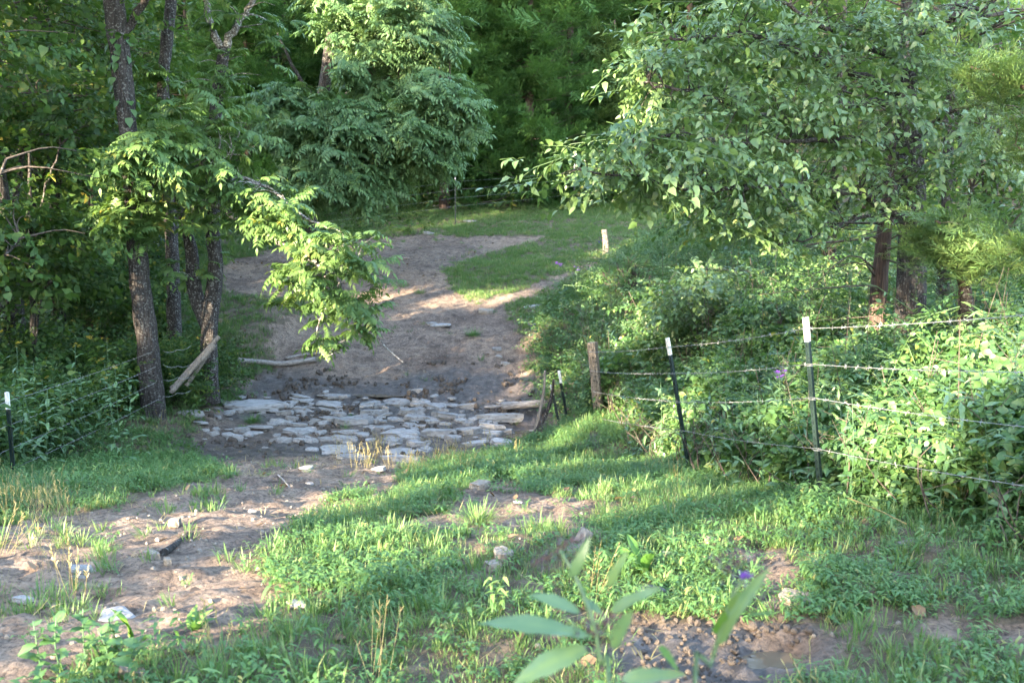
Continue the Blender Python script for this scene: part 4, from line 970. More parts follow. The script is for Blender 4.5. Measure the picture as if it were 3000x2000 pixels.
thicket("honeysuckle_thicket", 'shrub', 'small oval-leaved stems growing through the vines behind the right fence', None, 7000, (1.2, 12), (4.2, 17), lambda X, Y: right_h(X, Y) * (.75 + .6 * sstep(.5, .62, fbm(X * 1.3, Y * 1.3, 75, 3))) , .6, 1.3, fn=right_zone)
thicket("wispy_weeds", 'shrub_b', 'wispy fine-leaved weeds standing out of the right-hand tangle', None, 2600, (.4, 10), (4.8, 24), lambda X, Y: right_h(X, Y) * 1.25 + .1, .6, 1.2, fn=right_zone)
thicket("bramble_thicket", 'shrub', 'mound of leafy brambles on the far bank beside the track', None, 13000, (.4, 12), (14.8, 30), lambda X, Y: right_h(X, Y) * .8, .6, 1.15, fn=right_zone)
# bare canes and dead twigs poking through the tangle
lst = []
for _ in range(420):
    Y = R(5, 19); x0 = float(fence_x(Y) if Y < 14.6 else bank_x(Y)) + .15 + R(0, 1) ** 1.4 * 3.2; g_ = np.array([x0, Y, float(h(x0, Y))]); H_ = float(right_h(np.array([x0]), np.array([Y]))[0]) * R(.7, 1.35)
    e = g_ + np.array([R(-.35, .25), R(-.3, .3), H_]); m = (g_ + e) / 2 + np.array([R(-.12, .12), R(-.12, .12), R(0, .1)])
    lst.append(tube(smoothline([g_, m, e], 6), np.linspace(.006, .002, 6), 4, caps=False))
    for q in range(2):
        p = m + (e - m) * R(.1, .8); lst.append(tube([p, p + np.array([R(-.25, .25), R(-.2, .2), R(.0, .2)])], [.0035, .0015], 3, caps=False))
v, f = joinvf(lst); stuff(obj("canes", v, f, 'twig', None, True), 'bare brown canes poking out of the vines behind the right fence', 'canes')
SH = 'shrubs under the boughs of the big right tree'
for px, Y, H_ in [(1960, 15.5, 2.2), (2090, 14.2, 2.3), (2230, 15.2, 2.6), (2350, 13.2, 2.1), (2480, 15.0, 2.6), (2900, 12.5, 2.3), (3020, 10.5, 2.3)]:
    X_ = at(px, 700, Y)[0]; g_ = np.array([X_, Y, float(h(X_, Y))]); t = thing("shrub", 'upright leafy shrub growing between the brambles and the big tree boughs', 'shrub', g_, SH); st = []
    LPs = []
    for q in range(7):
        e = g_ + np.array([R(-.7, .7), R(-.6, .6), H_ * R(.7, 1.05)]); Qs = smoothline([g_ - [0, 0, .1], g_ + (e - g_) * [.25, .25, .5], e], 8); st.append(tube(Qs - g_, np.linspace(.014, .004, 8), 5)); LPs.append(Qs)
    v, f = joinvf(st); o = obj("stems", v, f, 'twig', t, True); o['kind'] = 'stuff'
    C, P, A = blob_points([(g_ + [R(-.2, .2), 0, H_ * .72], (.75, .6, H_ * .33), 42)], 4.5)
    twig_part(t, g_, C, np.concatenate(LPs), 'twig', .005); crown(t, g_, random.choice(['shrub', 'shrub', 'broad']), P, A, .7, 1.25, .1)
thicket("leafy_undergrowth", 'lance', 'narrow-leaved weeds mixed into the right-hand vine tangle', None, 2600, (1.2, 8), (5, 16), right_h, .6, 1.1, fn=right_zone)
def left_zone(X, Y): return (X < np.interp(Y, [7, 9.5, 14.6, 18, 30], [-4.9, -5.1, -5.6, -6.2, -9.0])) & (X > -1.5 - .62 * Y)
thicket("left_undergrowth", 'under', 'dark green undergrowth filling the left wood behind the fence', None, 14000, (-20, -4), (9, 30), lambda X, Y: .9 + .5 * sstep(-6, -9, X), .9, 1.7, fn=left_zone)
thicket("bank_brush", 'under', 'yellowish brush on the bank between the dark trunk and the double stem', None, 900, (-6.2, -4.2), (14.9, 17.6), lambda X, Y: 1.0 + 0 * X, .6, 1.1, fn=lambda X, Y: X < -4.75 + .0 * Y)
thicket("wood_floor_plants", 'under', 'shaded low plants under the cedars on the slope', None, 16000, (-26, 30), (33, 85), lambda X, Y: .9 + 0 * X, 1.6, 3.2, fn=lambda X, Y: X * 0 == 0)

# ------------------------------------------------------------------ individual weeds
def unit_leaf(mat, W=.22, droop=.25, fold=.12, prof='lance', ns=9):
    """one leaf along +X, length 1: toothed wavy margin, folded along a raised midrib, tip curling down"""
    V = []; F = []; T = []; tn = R(.15, .7); ph = R(0, 6)
    for k in range(ns + 1):
        t = k / ns
        w = W * .5 * (math.sin(math.pi * min(1, t ** (.75 if prof == 'lance' else .6))) ** (.85 if prof == 'lance' else .6)) * (1 + (.10 if k % 2 else -.06)) + .004
        z = .10 * math.sin(t * 2.2) - droop * t * t; wv = .035 * math.sin(t * 9 + ph); yc = .03 * math.sin(t * 3 + ph)
        V += [(t, yc - w, z + fold * w + wv), (t, yc - w * .5, z + fold * w * .35), (t, yc, z - .008), (t, yc + w * .5, z + fold * w * .35), (t, yc + w, z + fold * w - wv)]
        T += [tn + .05, tn, tn + .35, tn, tn + .05]
    for k in range(ns):
        for q in range(4): a_ = k * 5 + q; F.append((a_, a_ + 1, a_ + 6, a_ + 5))
    mb = MB(); mb.v = V; mb.f = F; mb.t = T
    return mb.mesh("leaf", mat).data
LV = {'iron': [unit_leaf('iron', R(.2, .26), R(.1, .5)) for _ in range(5)], 'dock': [unit_leaf('dock', R(.28, .36), R(.1, .4), .15, 'ovate') for _ in range(4)],
      'pale': [unit_leaf('cedar_light', .24, .3) for _ in range(3)], 'vine': [unit_leaf('vine', .6, .2, .1, 'ovate') for _ in range(3)]}  # 'pale' leaves carry their sunlit brightness in a lighter leaf colour
def add_leaf(parent, kind, pos, az, el, L, roll=0.0, W=1.0):
    o = link_mesh("leaf", random.choice(LV[kind]), parent); o.location = tuple(map(float, pos)); o.rotation_euler = (roll, -el, az); o.scale = (L, L * W, L); return o
def head_mesh(mat, n=40, r=.03, l=.012):
    mb = MB()
    for _ in range(n):
        d = norm(rng.normal(size=3)); p = d * r * rng.random() ** .5 * np.array([1.6, 1.6, .6]); mb.leaf(p, norm(d + [0, 0, .6]), np.array([.3, .4, 1.0]), l, l * .45, 0, .1, 'lance')
    return mb.mesh("flower_head", mat).data
HEAD = {'purple': head_mesh('purple', 60, .035, .018), 'yellow': head_mesh('yellow', 40, .03, .014), 'seed': head_mesh('seed', 26, .02, .012)}
def ironweed(g, H, label, group=None, nl=16, L=.15, lean=(0, 0), heads=None, nh=3, name="ironweed", cat='plant', kind='iron'):
    t = thing(name, label, cat, g, group)
    top = np.array([lean[0], lean[1], H]); Q = smoothline([(0, 0, -.05), top * .5 + [R(-.03, .03), R(-.03, .03), 0], top], 8)
    v, f = tube(Q, np.linspace(.0035, .0018, 8), 5); obj("stem", v, f, 'iron', t, True)
    for i in range(nl):
        f_ = .15 + .83 * i / nl; p = Q[int(f_ * 7)] + (Q[min(7, int(f_ * 7) + 1)] - Q[int(f_ * 7)]) * (f_ * 7 % 1)
        add_leaf(t, kind, p, i * 2.4 + R(-.4, .4), R(-.3, .6), L * R(.7, 1.15) * (1.1 - .35 * f_), R(-.3, .3))
    if heads:
        for j in range(nh):
            o = link_mesh("flower_head", HEAD[heads], t); o.location = tuple(top + np.array([R(-.07, .07), R(-.07, .07), R(-.03, .05)])); q_ = R(.35, .6); o.scale = (q_, q_, q_)
    return t
IW = 'tall weeds along the left fence'
for i in range(16):
    px = 20 + i * 24 + R(-15, 15); py = R(1330, 1400) - .12 * px * .2
    g = ground(px, py); ironweed(g, R(.75, 1.15), 'tall lance-leaved weed standing in the row behind the left fence wire', IW, 18, .17, (R(-.12, .12), R(-.1, .1)))
for px, py, Y in [(75, 1390, 10.2), (240, 1330, 12), (330, 1300, 12.6)]:
    g = at(px, py, Y); g[2] = h(g[0], g[1]); ironweed(g, 1.35, 'tall weed with a small yellow flower head behind the left fence', 'yellow-topped weeds at the left fence', 18, .16, heads='yellow')
for px, py, Y, H, hd, lab in [(1640, 940, 20, 1.1, 'purple', 'purple-flowered ironweed at the edge of the track'), (1690, 930, 20, 1.0, 'purple', 'second purple ironweed beside the one at the track edge'), (1760, 860, 22, 1.0, 'purple', 'small purple-topped weed near the wispy grey bush'),
                              (1550, 980, 18.6, .75, 'purple', 'pale purple weed on the bank edge above the creek'), (1960, 900, 16, 1.2, 'purple', 'purple-topped weed among the far brambles'),
                              (2280, 1300, 8.3, .95, 'purple', 'weed with a single purple flower head behind the steel fence posts'), (1880, 1010, 16.5, .8, 'yellow', 'weed with reddish yellow tips in the brambles')]:
    g = at(px, py, Y); g[2] = h(g[0], g[1]); tz = at(px, py, Y)[2]
    ironweed(g, max(.5, H), lab, None, 16, .13, (R(-.05, .05), 0), heads=hd, nh=6)
for px, py, Y, H, k in [(2000, 1240, 9.6, .9, 'iron'), (2110, 1250, 9.0, .85, 'iron'), (1850, 1230, 11.6, .9, 'iron'), (2250, 1340, 7.6, .85, 'iron'), (2480, 1380, 6.4, .8, 'iron'), (2900, 1440, 5.4, .9, 'iron'), (2750, 1420, 5.8, .95, 'iron'), (1930, 1220, 11, 1.0, 'iron'), (2150, 1330, 8.0, .8, 'iron')]:
    g = at(px, py, Y); g[2] = h(g[0], g[1]); ironweed(g, H, 'leafy weed leaning against the right fence wires', 'weeds at the right fence', 16, .14, (R(-.15, .05), R(-.1, .1)))
g = at(2530, 1440, 6.1); g[2] = h(g[0], g[1]); ironweed(g, .62, 'pale yellow-green weed lit by the sun beside the nearest steel post', None, 18, .13, (.10, -.1), kind='pale')
# dock plants
def dock(px, py, label, n, L, kind='dock', el=(.5, 1.2)):
    g = ground(px, py); t = thing("dock_plant", label, 'plant', g)
    for i in range(n): add_leaf(t, kind, (0, 0, .0), R(0, 6.28), R(*el), L * R(.8, 1.15), R(-.4, .4))
    v, f = tube([(0, 0, -.03), (0, 0, .05)], [.008, .004], 5); obj("stem", v, f, 'dock', t)
dock(1880, 1690, 'upright dark green dock with three big leaves near the log stub', 4, .20, el=(.7, 1.25))
dock(385, 1875, 'single upright pale dock leaf by the big flat stone', 2, .15, 'dock', (1.1, 1.4))
dock(565, 1850, 'low dock rosette at the near edge of the dirt track', 5, .14, 'dock', (.2, .9))
dock(1140, 1640, 'broad dock leaf among the weeds left of the log stub', 3, .13, 'dock', (.2, 1.2))
dock(1335, 1660, 'flat pale dock leaf beside the rounded stone', 3, .12, 'dock', (.1, .5))
dock(1350, 1570, 'dark leafy rosette at the edge of the bare patch', 5, .13, 'dock', (.1, .5))
dock(2370, 1500, 'upright lobed leaf at the foot of the nearest steel post', 3, .13, 'dock', (.9, 1.3))
for px, py in [(255, 1960), (190, 1985), (310, 1985), (420, 1990), (130, 1999), (350, 1930)]:
    ironweed(ground(px, py), R(.16, .28), 'short broad-leaved nettle-like weed on the near left verge', 'nettle-like weeds on the near left verge', 12, .075, (R(-.03, .03), R(-.03, .03)), kind='vine')

# ------------------------------------------------------------------ grass tussocks (single, countable)
def tussock(px, py, label, n, hgt, rad, mat='grass', W=.006, lean=.9):
    g = ground(px, py); mb = MB()
    for j in range(n):
        a = R(0, 6.28); rr = R(0, rad * .5); az = a + R(-.5, .5); ln = R(.15, lean)
        mb.leaf((rr * math.cos(a), rr * math.sin(a), -.02), (math.cos(az) * ln, math.sin(az) * ln, 1.0), np.array([math.cos(az), math.sin(az), .2]) * -1, hgt * R(.55, 1.2), W * R(.7, 1.3), R(.2, .9), .1, 'blade', None, cheap=False)
    o = mb.mesh("grass_tussock", mat); COL.objects.link(o); o.location = tuple(g); tag(o, label, 'grass'); return o
tussock(742, 1238, 'dark green grass tussock growing between the creek stones', 220, .30, .22)
tussock(712, 1252, 'small light green tuft at the foot of the dark tussock in the creek', 90, .12, .14)
tussock(1385, 985, 'round grass tussock alone on the track above the creek', 260, .30, .25)
tussock(1440, 915, 'low grass clump on the dirt lip above the round tussock', 120, .18, .2)
tussock(1012, 1255, 'thin grass tuft on the large slab in the creek', 70, .20, .10, W=.004)
tussock(1035, 1218, 'flat green tuft behind the large slab in the creek', 70, .12, .16)
tussock(480, 1345, 'drooping pale grass clump on the left bank below the dark trunk', 260, .32, .3)
tussock(420, 1270, 'grass clump at the foot of the dark trunk', 200, .3, .3)
tussock(1320, 1370, 'dry yellow-green grass clump at the near end of the creek stones', 240, .30, .3)
tussock(1355, 1385, 'spiky straw-coloured tuft in front of the creek stones', 90, .24, .15, 'straw')
tussock(1400, 1530, 'dark green rush-like clump in the bare patch', 200, .22, .2)
tussock(690, 1390, 'small sparse green tuft on the muddy slope', 60, .12, .12, W=.004)
tussock(1230, 860, 'yellowish grass clump on the track beyond the creek', 120, .25, .22)
tussock(1180, 840, 'green grass clump on the track left of the yellowish one', 120, .22, .3)
tussock(930, 955, 'grey-green grass clump at the cut bank', 90, .2, .2)
tussock(1240, 950, 'tiny green tuft beside the pale stone on the track', 60, .12, .15)
tussock(1610, 1330, 'leafy grass clump on the near rim of the dark hollow', 160, .25, .25)

# ------------------------------------------------------------------ stones
STM = [rock_mesh(100 + i, .22, random.choice([5, 6, 6, 7, 8])) for i in range(18)]
STB = [rock_mesh(300 + i, .4, random.choice([7, 8, 9]), 'stone_tan') for i in range(6)]
STR = [rock_mesh(340 + i, .4, random.choice([6, 7, 8]), 'stone_tan', False) for i in range(6)]
CLD = [rock_mesh(360 + i, .5, random.choice([7, 8, 9]), 'clod', False) for i in range(6)]
def stone(px, py, w, label, group=None, asp=None, rz=None, thick=None, meshes=STM, name="stone", sink=.55, tilt=.07, P=None):
    g = ground(px, py) if P is None else P
    W = w * g[1] / FPX * 1.28
    me = random.choice(meshes); o = link_mesh(name, me)
    asp = asp or R(.7, 1.15); th = thick or R(.35, 1.1) * min(1.0, .30 / max(W, .05))
    o.scale = (W, W * asp, W * th); o.rotation_euler = (R(-tilt, tilt), R(-tilt, tilt), R(-.5, .5) + random.choice([0, math.pi]) if rz is None else rz)
    o.location = (g[0], g[1], g[2] + W * th * .22 * (.35 - sink) + .01)
    return tag(o, label, 'stone', group)
CR = '709,1165,45;670,1180,26;755,1187,150;839,1187,70;875,1163,45;882,1176,55;972,1167,45;1007,1166,30;967,1137,15;954,1153,22;796,1203,55;839,1211,46;880,1199,37;885,1211,25;911,1188,25;977,1188,95;977,1203,85;969,1215,60;996,1219,35;1043,1185,20;1081,1190,60;1087,1213,55;694,1204,18;668,1215,30;672,1260,22;559,1216,90;584,1240,60;758,1254,75;801,1244,45;855,1229,28;844,1240,30;870,1246,50;918,1240,38;945,1246,38;962,1230,52;1033,1236,100;707,1264,50;745,1271,48;622,1274,45;668,1277,35;691,1284,45;878,1264,105;941,1269,38;1020,1272,60;1061,1276,38;816,1295,55;916,1291,30;957,1290,58;1003,1285,48;778,1313,18;913,1319,33;980,1320,98;1036,1342,90;898,1378,40;908,1421,20;1036,1293,25;1155,1185,65;1107,1194,30;1131,1198,20;1216,1148,42;1272,1162,28;1324,1170,20;1229,1185,55;1310,1188,67;1366,1195,50;1354,1209,17;1260,1198,22;1298,1205,38;1098,1214,60;1208,1208,80;1190,1213,25;1155,1231,52;1107,1237,32;1042,1234,30;1211,1228,60;1312,1224,72;1265,1238,48;1351,1234,35;1393,1228,25;1208,1250,64;1119,1255,85;1306,1245,35;1372,1243,30;1179,1274,102;1372,1267,72;1292,1271,96;1443,1274,50;1425,1268,28;1149,1295,62;1217,1289,35;1220,1304,50;1390,1302,62;1494,1282,66;1467,1302,62;1190,1326,120;1131,1322,15;1187,1350,90;1110,1378,42;1062,1273,40;1018,1270,40;1009,1312,38;1083,1293,28;1015,1291,35;1500,1308,40;1414,1332,40;640,1225,25;720,1195,22;600,1262,30;655,1190,20;1330,1290,45;1250,1320,40;1130,1345,30;940,1160,18;1420,1245,30'
n_slab = 0
for s_ in CR.split(';'):
    px, py, w = map(float, s_.split(','))
    if w >= 80: stone(px, py, w, 'broad flat pale limestone slab bedded in the mud of the creek crossing', 'broad limestone slabs in the creek crossing', asp=R(.7, 1.05), rz=R(-.25, .25))
    elif w >= 36: stone(px, py, w, 'medium flat pale limestone piece lying among the slabs in the creek crossing', 'medium stones in the creek crossing', rz=R(-.4, .4), tilt=.15)
    else: stone(px, py, w, 'small pale limestone chip lying between the slabs in the creek crossing', 'small stones in the creek crossing')
stone(1467, 1232, 116, 'long thick limestone slab lying against the driftwood logs', asp=.40, rz=-.05, thick=.42, sink=0)
stone(1440, 1258, 96, 'long narrow slab in front of the thick one at the dark hollow', asp=.34, rz=-.12, thick=.42, sink=0)
for i in range(46):
    px, py = R(640, 1500), R(1178, 1310)
    if py > 1275 and px < 820: continue
    stone(px, py, R(26, 52), 'medium flat pale limestone piece lying among the slabs in the creek crossing', 'medium stones in the creek crossing', rz=R(-.6, .6), tilt=.16)
for i in range(150):
    px, py = R(560, 1560), R(1165, 1345)
    if py > 1290 and px < 850: continue
    stone(px, py, R(7, 26), 'tiny pale stone scattered between the creek slabs', 'tiny stones between the creek slabs')
for px, py, w, lab, tan in [(1293, 955, 55, 'pale flat stone lying alone in the middle of the track beyond the creek', 0), (1264, 950, 26, 'dark sliver of stone beside the pale stone on the track', 0), (1455, 1025, 26, 'white stone at the right side of the track above the creek', 0), (1463, 1047, 20, 'small white stone just below the one at the right of the track', 0), (1480, 1068, 26, 'thin white stone near the right bank brambles', 0),
                            (1420, 915, 40, 'flat stone half buried in the dirt lip of the track', 1), (1560, 900, 42, 'pale stone under the purple weeds at the bank', 0), (1378, 650, 34, 'grey stone in the grass below the far fence', 0), (1283, 606, 34, 'grey rock at the foot of the far bare cedar trunk', 0), (1295, 593, 26, 'small rock on top of the bank at the far bare cedar trunk', 0), (1255, 686, 28, 'flat stone at the upper edge of the track', 0),
                            (245, 1678, 78, 'wedge-shaped grey stone on the left verge of the dirt track', 0), (233, 1710, 42, 'rounded stone against the wedge-shaped one on the left verge', 1), (340, 1812, 130, 'big flat grey stone at the near left edge of the track', 0), (72, 1768, 62, 'pale flat stone on the dirt at the left margin', 0), (447, 1641, 46, 'oval pale stone in the middle of the near dirt track', 1), (490, 1653, 24, 'small oval stone beside the oval pale one on the near track', 1),
                            (392, 1990, 85, 'pointed pale stone in the weeds at the near left edge', 1), (875, 1568, 32, 'flat pale stone where the grass meets the near track', 0), (868, 1775, 50, 'pale stone sunk in the near grass', 0), (1470, 1638, 55, 'rounded tan stone in the weeds left of the log stub', 1), (1440, 1668, 46, 'flat tan stone just below the rounded tan one', 1), (515, 1537, 30, 'small stone on the lit dirt lip at the left', 1), (740, 1502, 26, 'small flat stone on the dirt track below the creek', 0), (1405, 1430, 50, 'sunlit stone at the top of the bare patch', 1), (1515, 1475, 22, 'small pale chip right of the bare patch', 0),
                            (2335, 1765, 85, 'flat tan rock in the weeds above the puddle', 1), (2390, 1790, 55, 'tan rock beside the flat one above the puddle', 1), (1960, 1640, 50, 'tan rock right of the dock plant', 1), (2060, 1640, 40, 'earthy rock in the bare strip right of the dock plant', 1), (2190, 1650, 45, 'earthy rock farther right in the bare strip', 1), (2080, 1595, 40, 'round clay lump above the bare strip', 1), (1120, 1300, 14, 'tiny chip by the reed tuft', 0)]:
    stone(px, py, w, lab, meshes=STB if tan else STM, thick=R(.35, .6) if w > 60 else None)
for i in range(28):
    px, py = R(250, 950), R(1430, 1850)
    if py < 1500 and px > 800: continue
    stone(px, py, R(3, 9), 'tiny stone on the near dirt track', 'tiny stones on the near dirt track', meshes=STR, thick=R(.5, .8))
for px, py in [(2130 + i * 14 + R(-30, 30), 1850 + R(-30, 45)) for i in range(20)]:
    stone(px, py, R(10, 26), 'crumbly clay clod on the rim of the puddle', 'clods round the puddle', meshes=CLD, thick=R(.7, 1.1), name="clay_clod", tilt=.4)

# ------------------------------------------------------------------ logs, rails, driftwood
def wood(name, pts, r0, r1, label, cat, mat='deadwood', sides=10, rough=.10, group=None, ridge=.006, seed=0, loc=None):
    Q = smoothline(pts, max(10, len(pts) * 5)); loc = Q[0].copy()
    v, f = tube(Q - loc, np.linspace(r0, r1, len(Q)), sides, rough, seed, ridge=ridge, freq=2.0); o = obj(name, v, f, mat, None, True); o.location = tuple(loc); return tag(o, label, cat, group)
def gpts(lst, dz): return [ground(a, b) + np.array([0, 0, dz]) for a, b in lst]
wood("log", gpts([(690, 1068), (760, 1070), (830, 1074), (925, 1062)], .06), .05, .045, 'long grey fallen log at the foot of the cut bank', 'log', sides=12)
wood("branch", gpts([(838, 1056), (890, 1046), (945, 1040)], .04), .03, .018, 'thin pale branch lying behind the grey fallen log', 'branch')
wood("log", gpts([(1470, 1208), (1530, 1204), (1605, 1198)], .10), .075, .06, 'grey driftwood log lying across the creek outlet', 'log', sides=12)
wood("branch", gpts([(1418, 1204), (1470, 1200), (1530, 1192)], .06), .03, .022, 'thin driftwood stick pointing left from the driftwood log', 'branch')
wood("branch", gpts([(1455, 1190), (1480, 1196), (1500, 1203)], .05), .022, .015, 'short snag standing up from the driftwood log', 'branch')
wood("root", [at(1560, 1292, 14.9), at(1575, 1235, 14.95), at(1592, 1150, 15), at(1597, 1085, 15)], .035, .018, 'upright dead stake at the dark hollow in the bank', 'stake', 'rail_wood')
wood("root", [at(1545, 1310, 14.8), at(1580, 1250, 14.9), at(1612, 1180, 15), at(1622, 1110, 15)], .045, .02, 'crooked root rising along the edge of the dark hollow', 'root', 'bark')
wood("root", [at(1600, 1255, 14.7), at(1560, 1272, 14.75), at(1535, 1300, 14.8)], .035, .02, 'short dark root across the mouth of the hollow', 'root', 'bark')
for k, (a_, b_) in enumerate([((642, 985, 15.1), (520, 1120, 14.9)), ((630, 1010, 15.05), (500, 1150, 14.8)), ((602, 1045, 15.0), (500, 1140, 14.85)), ((610, 1035, 15.15), (545, 1130, 15.0))]):
    wood("fence_rail", [at(*a_), (at(*a_) + at(*b_)) / 2, at(*b_)], .035, .04, ['longest weathered rail leaning at the bank between the two trees', 'weathered rail lying just under the longest leaning one', 'lowest weathered rail of the leaning bundle', 'thin weathered rail inside the leaning bundle'][k], 'rail', 'rail_wood', 6, .1)
wood("log", gpts([(1660, 1640), (1690, 1612)], .02) + [ground(1700, 1605) + np.array([.04, .03, .09])], .035, .042, 'broken log stub sticking up out of the near weeds', 'log', 'rail_wood', 12)
wood("log", gpts([(2560, 1625), (2620, 1603), (2680, 1588)], .0), .022, .016, 'half-buried grey log in the weeds right of the nearest post', 'log', 'rail_wood')
wood("stick", gpts([(2480, 1535), (2560, 1575), (2650, 1620)], .16), .004, .003, 'long pale dry stem slanting over the weeds near the nearest post', 'stick', 'straw')
wood("bark_piece", gpts([(480, 1625), (520, 1600), (550, 1570)], .01), .022, .015, 'strip of dark bark lying on the near dirt track', 'bark', 'bark')
wood("stick", gpts([(815, 1395), (835, 1415), (850, 1432)], .008), .008, .005, 'thin stick on the muddy slope below the creek stones', 'stick')
wood("stick", gpts([(1120, 755), (1160, 757), (1200, 757)], .02), .014, .008, 'thin branch lying on the far part of the track', 'stick')
g = ground(1895, 1775); 
v, f = tube([(-.06, 0, .05), (0, .01, .065), (.06, .0, .06), (.10, 0, .05)], [.012, .026, .024, .008], 10, .1); o = obj("plastic_scrap", v, f, 'black_plastic', None, True); o.location = tuple(g); tag(o, 'small dark shiny scrap lying on the churned mud', 'scrap')

# ------------------------------------------------------------------ fences
def tpost(top, base, label, group=None, lean_yaw=0.0, cap=.17, name="fence_post", clips=()):
    top = np.asarray(top, float); base = np.asarray(base, float); L = np.linalg.norm(top - base)
    t = thing(name, label, 'fence post', base, group)
    z = norm(top - base); t.rotation_mode = 'QUATERNION'; t.rotation_quaternion = Vector(z).to_track_quat('Z', 'Y') @ Euler((0, 0, lean_yaw)).to_quaternion()
    def sect(z0, z1, g_=0.0):
        fw, ft, sw, st = .018 + g_, .0045 + g_, .006 + g_, .030 + g_
        o_ = [(-fw, -ft), (fw, -ft), (fw, 0), (sw, 0), (sw, st), (-sw, st), (-sw, 0), (-fw, 0)]
        V = [(x, y_, zz) for zz in (z0, z1) for x, y_ in o_]; n_ = 8
        F = [(k, (k + 1) % n_, n_ + (k + 1) % n_, n_ + k) for k in range(n_)] + [(7, 2, 1, 0), (7, 6, 3, 2), (6, 5, 4, 3), (15, 10, 9, 8)[::-1], (15, 14, 11, 10)[::-1], (14, 13, 12, 11)[::-1]]
        return V, F
    parts = [sect(-.3, L - cap)]
    k = .12
    while k < L - cap:
        b_ = .006; V = [(x, y_, zz) for zz in (k, k + .02) for x, y_ in ((-b_, -.004), (b_, -.004), (b_ * .7, -.014), (-b_ * .7, -.014))]
        parts.append((V, [(0, 1, 5, 4), (1, 2, 6, 5), (2, 3, 7, 6), (3, 0, 4, 7), (4, 5, 6, 7), (3, 2, 1, 0)])); k += .055
    v, f = joinvf(parts); po = obj("post", v, f, 'green_steel', t)
    for c_ in clips:
        zz = c_ * L; v, f = tube(smoothline([(-.024, .012, zz + .008), (-.024, -.008, zz), (0, -.016, zz - .002), (.024, -.008, zz), (.024, .012, zz - .008)], 12), .0022, 5); obj("wire_clip", v, f, 'wire', po, True)
    V, F = sect(L - cap, L, .0004); obj("white_top", V, F, 'white_paint', t)
    return t
def gz(p): return np.array([p[0], p[1], float(h(p[0], p[1]))])
P1t, P1b = at(2358, 930, 6.8), at(2408, 1512, 6.8)
P2t, P2b = at(1953, 990, 9.5), at(2020, 1392, 9.5)
P4t, P4b = at(18, 1148, 9.5), at(45, 1470, 9.5)
for b_ in (P1b, P2b, P4b): b_[2] = min(b_[2], float(h(b_[0], b_[1])))
tpost(P1t, P1b, 'white-topped green steel fence post nearest the right edge, tallest of the fence', lean_yaw=.5, clips=(.945, .766, .598, .342))
tpost(P2t, P2b, 'white-topped green steel post leaning between the tall steel post and the wooden post', lean_yaw=.5, clips=(.935, .744, .537, .328))
tpost(P4t, P4b, 'white-topped steel post half hidden in tall weeds at the left fence', lean_yaw=-.3)
tpost(at(1335, 520, 31), gz(at(1335, 640, 31)), 'far white-topped steel post in front of the dark cedars')
tpost(at(1682, 480, 33), gz(at(1682, 600, 33)), 'far steel post at the back corner of the clearing')
tpost(at(1636, 1085, 15.4), at(1662, 1240, 15.3), 'white-topped post tilted in the weeds of the bank behind the wooden post', cap=.2)
tpost(at(1612, 1128, 15.2), at(1640, 1260, 15.2), 'white-topped post leaning lower beside the dark hollow', cap=.16)
tpost(np.array([2.72, 4.2, 1.45]), gz([2.78, 4.2]), 'steel fence post outside the right of the view carrying the wires on', lean_yaw=.5)
# wooden post
wb = at(1758, 1262, 14.6); wt = at(1735, 1003, 14.6)
wb[2] = min(wb[2], float(h(wb[0], wb[1])) - .1)
Q = np.array([wb + (wt - wb) * f for f in np.linspace(0, 1, 14)]); v, f = tube(Q - wb, np.full(14, .088), 16, .04, 4, ridge=.008)
for k in range(14):
    for q in range(16):
        d = v[k * 16 + q] - (Q[k] - wb); a_ = math.atan2(d[1], d[0]) + .5; v[k * 16 + q] = (Q[k] - wb) + d * (.80 / max(abs(math.cos(a_)), abs(math.sin(a_))) ** .75)
o = obj("wooden_post", v, f, 'post_wood', None, False); o.location = tuple(wb); tag(o, 'weathered square-cut wooden fence post beside the dark hollow', 'fence post')
wb = at(1775, 725, 27.0); wb[2] = h(wb[0], wb[1]); wt = at(1770, 672, 27)
v, f = tube([(0, 0, -.2), (0, 0, .3), tuple(wt - wb)], [.085, .08, .07], 12, .08); o = obj("wooden_post", v, f, 'post_wood', None, False); o.location = tuple(wb); tag(o, 'short pale wooden post beside the wispy grey bush', 'fence post')

def wire(pts, label, group=None, r=.0028, sag=.02, barbs=True, seg=14):
    pts = [np.asarray(p, float) for p in pts]; Q = []
    for a_, b_ in zip(pts[:-1], pts[1:]):
        for k in range(seg):
            f = k / seg; Q.append(a_ + (b_ - a_) * f - np.array([0, 0, sag * 4 * f * (1 - f)]))
    Q.append(pts[-1]); Q = np.array(Q); loc = Q[0].copy(); lst = [tube(Q - loc, r, 5)]
    if barbs:
        L = np.concatenate([[0], np.cumsum(np.linalg.norm(np.diff(Q, axis=0), axis=1))])
        for s in np.arange(.08, L[-1], .125):
            p = np.array([np.interp(s, L, Q[:, i]) for i in range(3)]) - loc
            for q in range(2):
                d = norm(rng.normal(size=3)) * .017; lst.append(tube([p - d, p + d], [.0014, .0014], 3, caps=False))
    v, f = joinvf(lst); o = obj("barbed_wire", v, f, 'wire', None, True); o.location = tuple(loc); return tag(o, label, 'wire', group)
nm = ['top', 'second', 'third', 'lowest']
dof_ = -.012
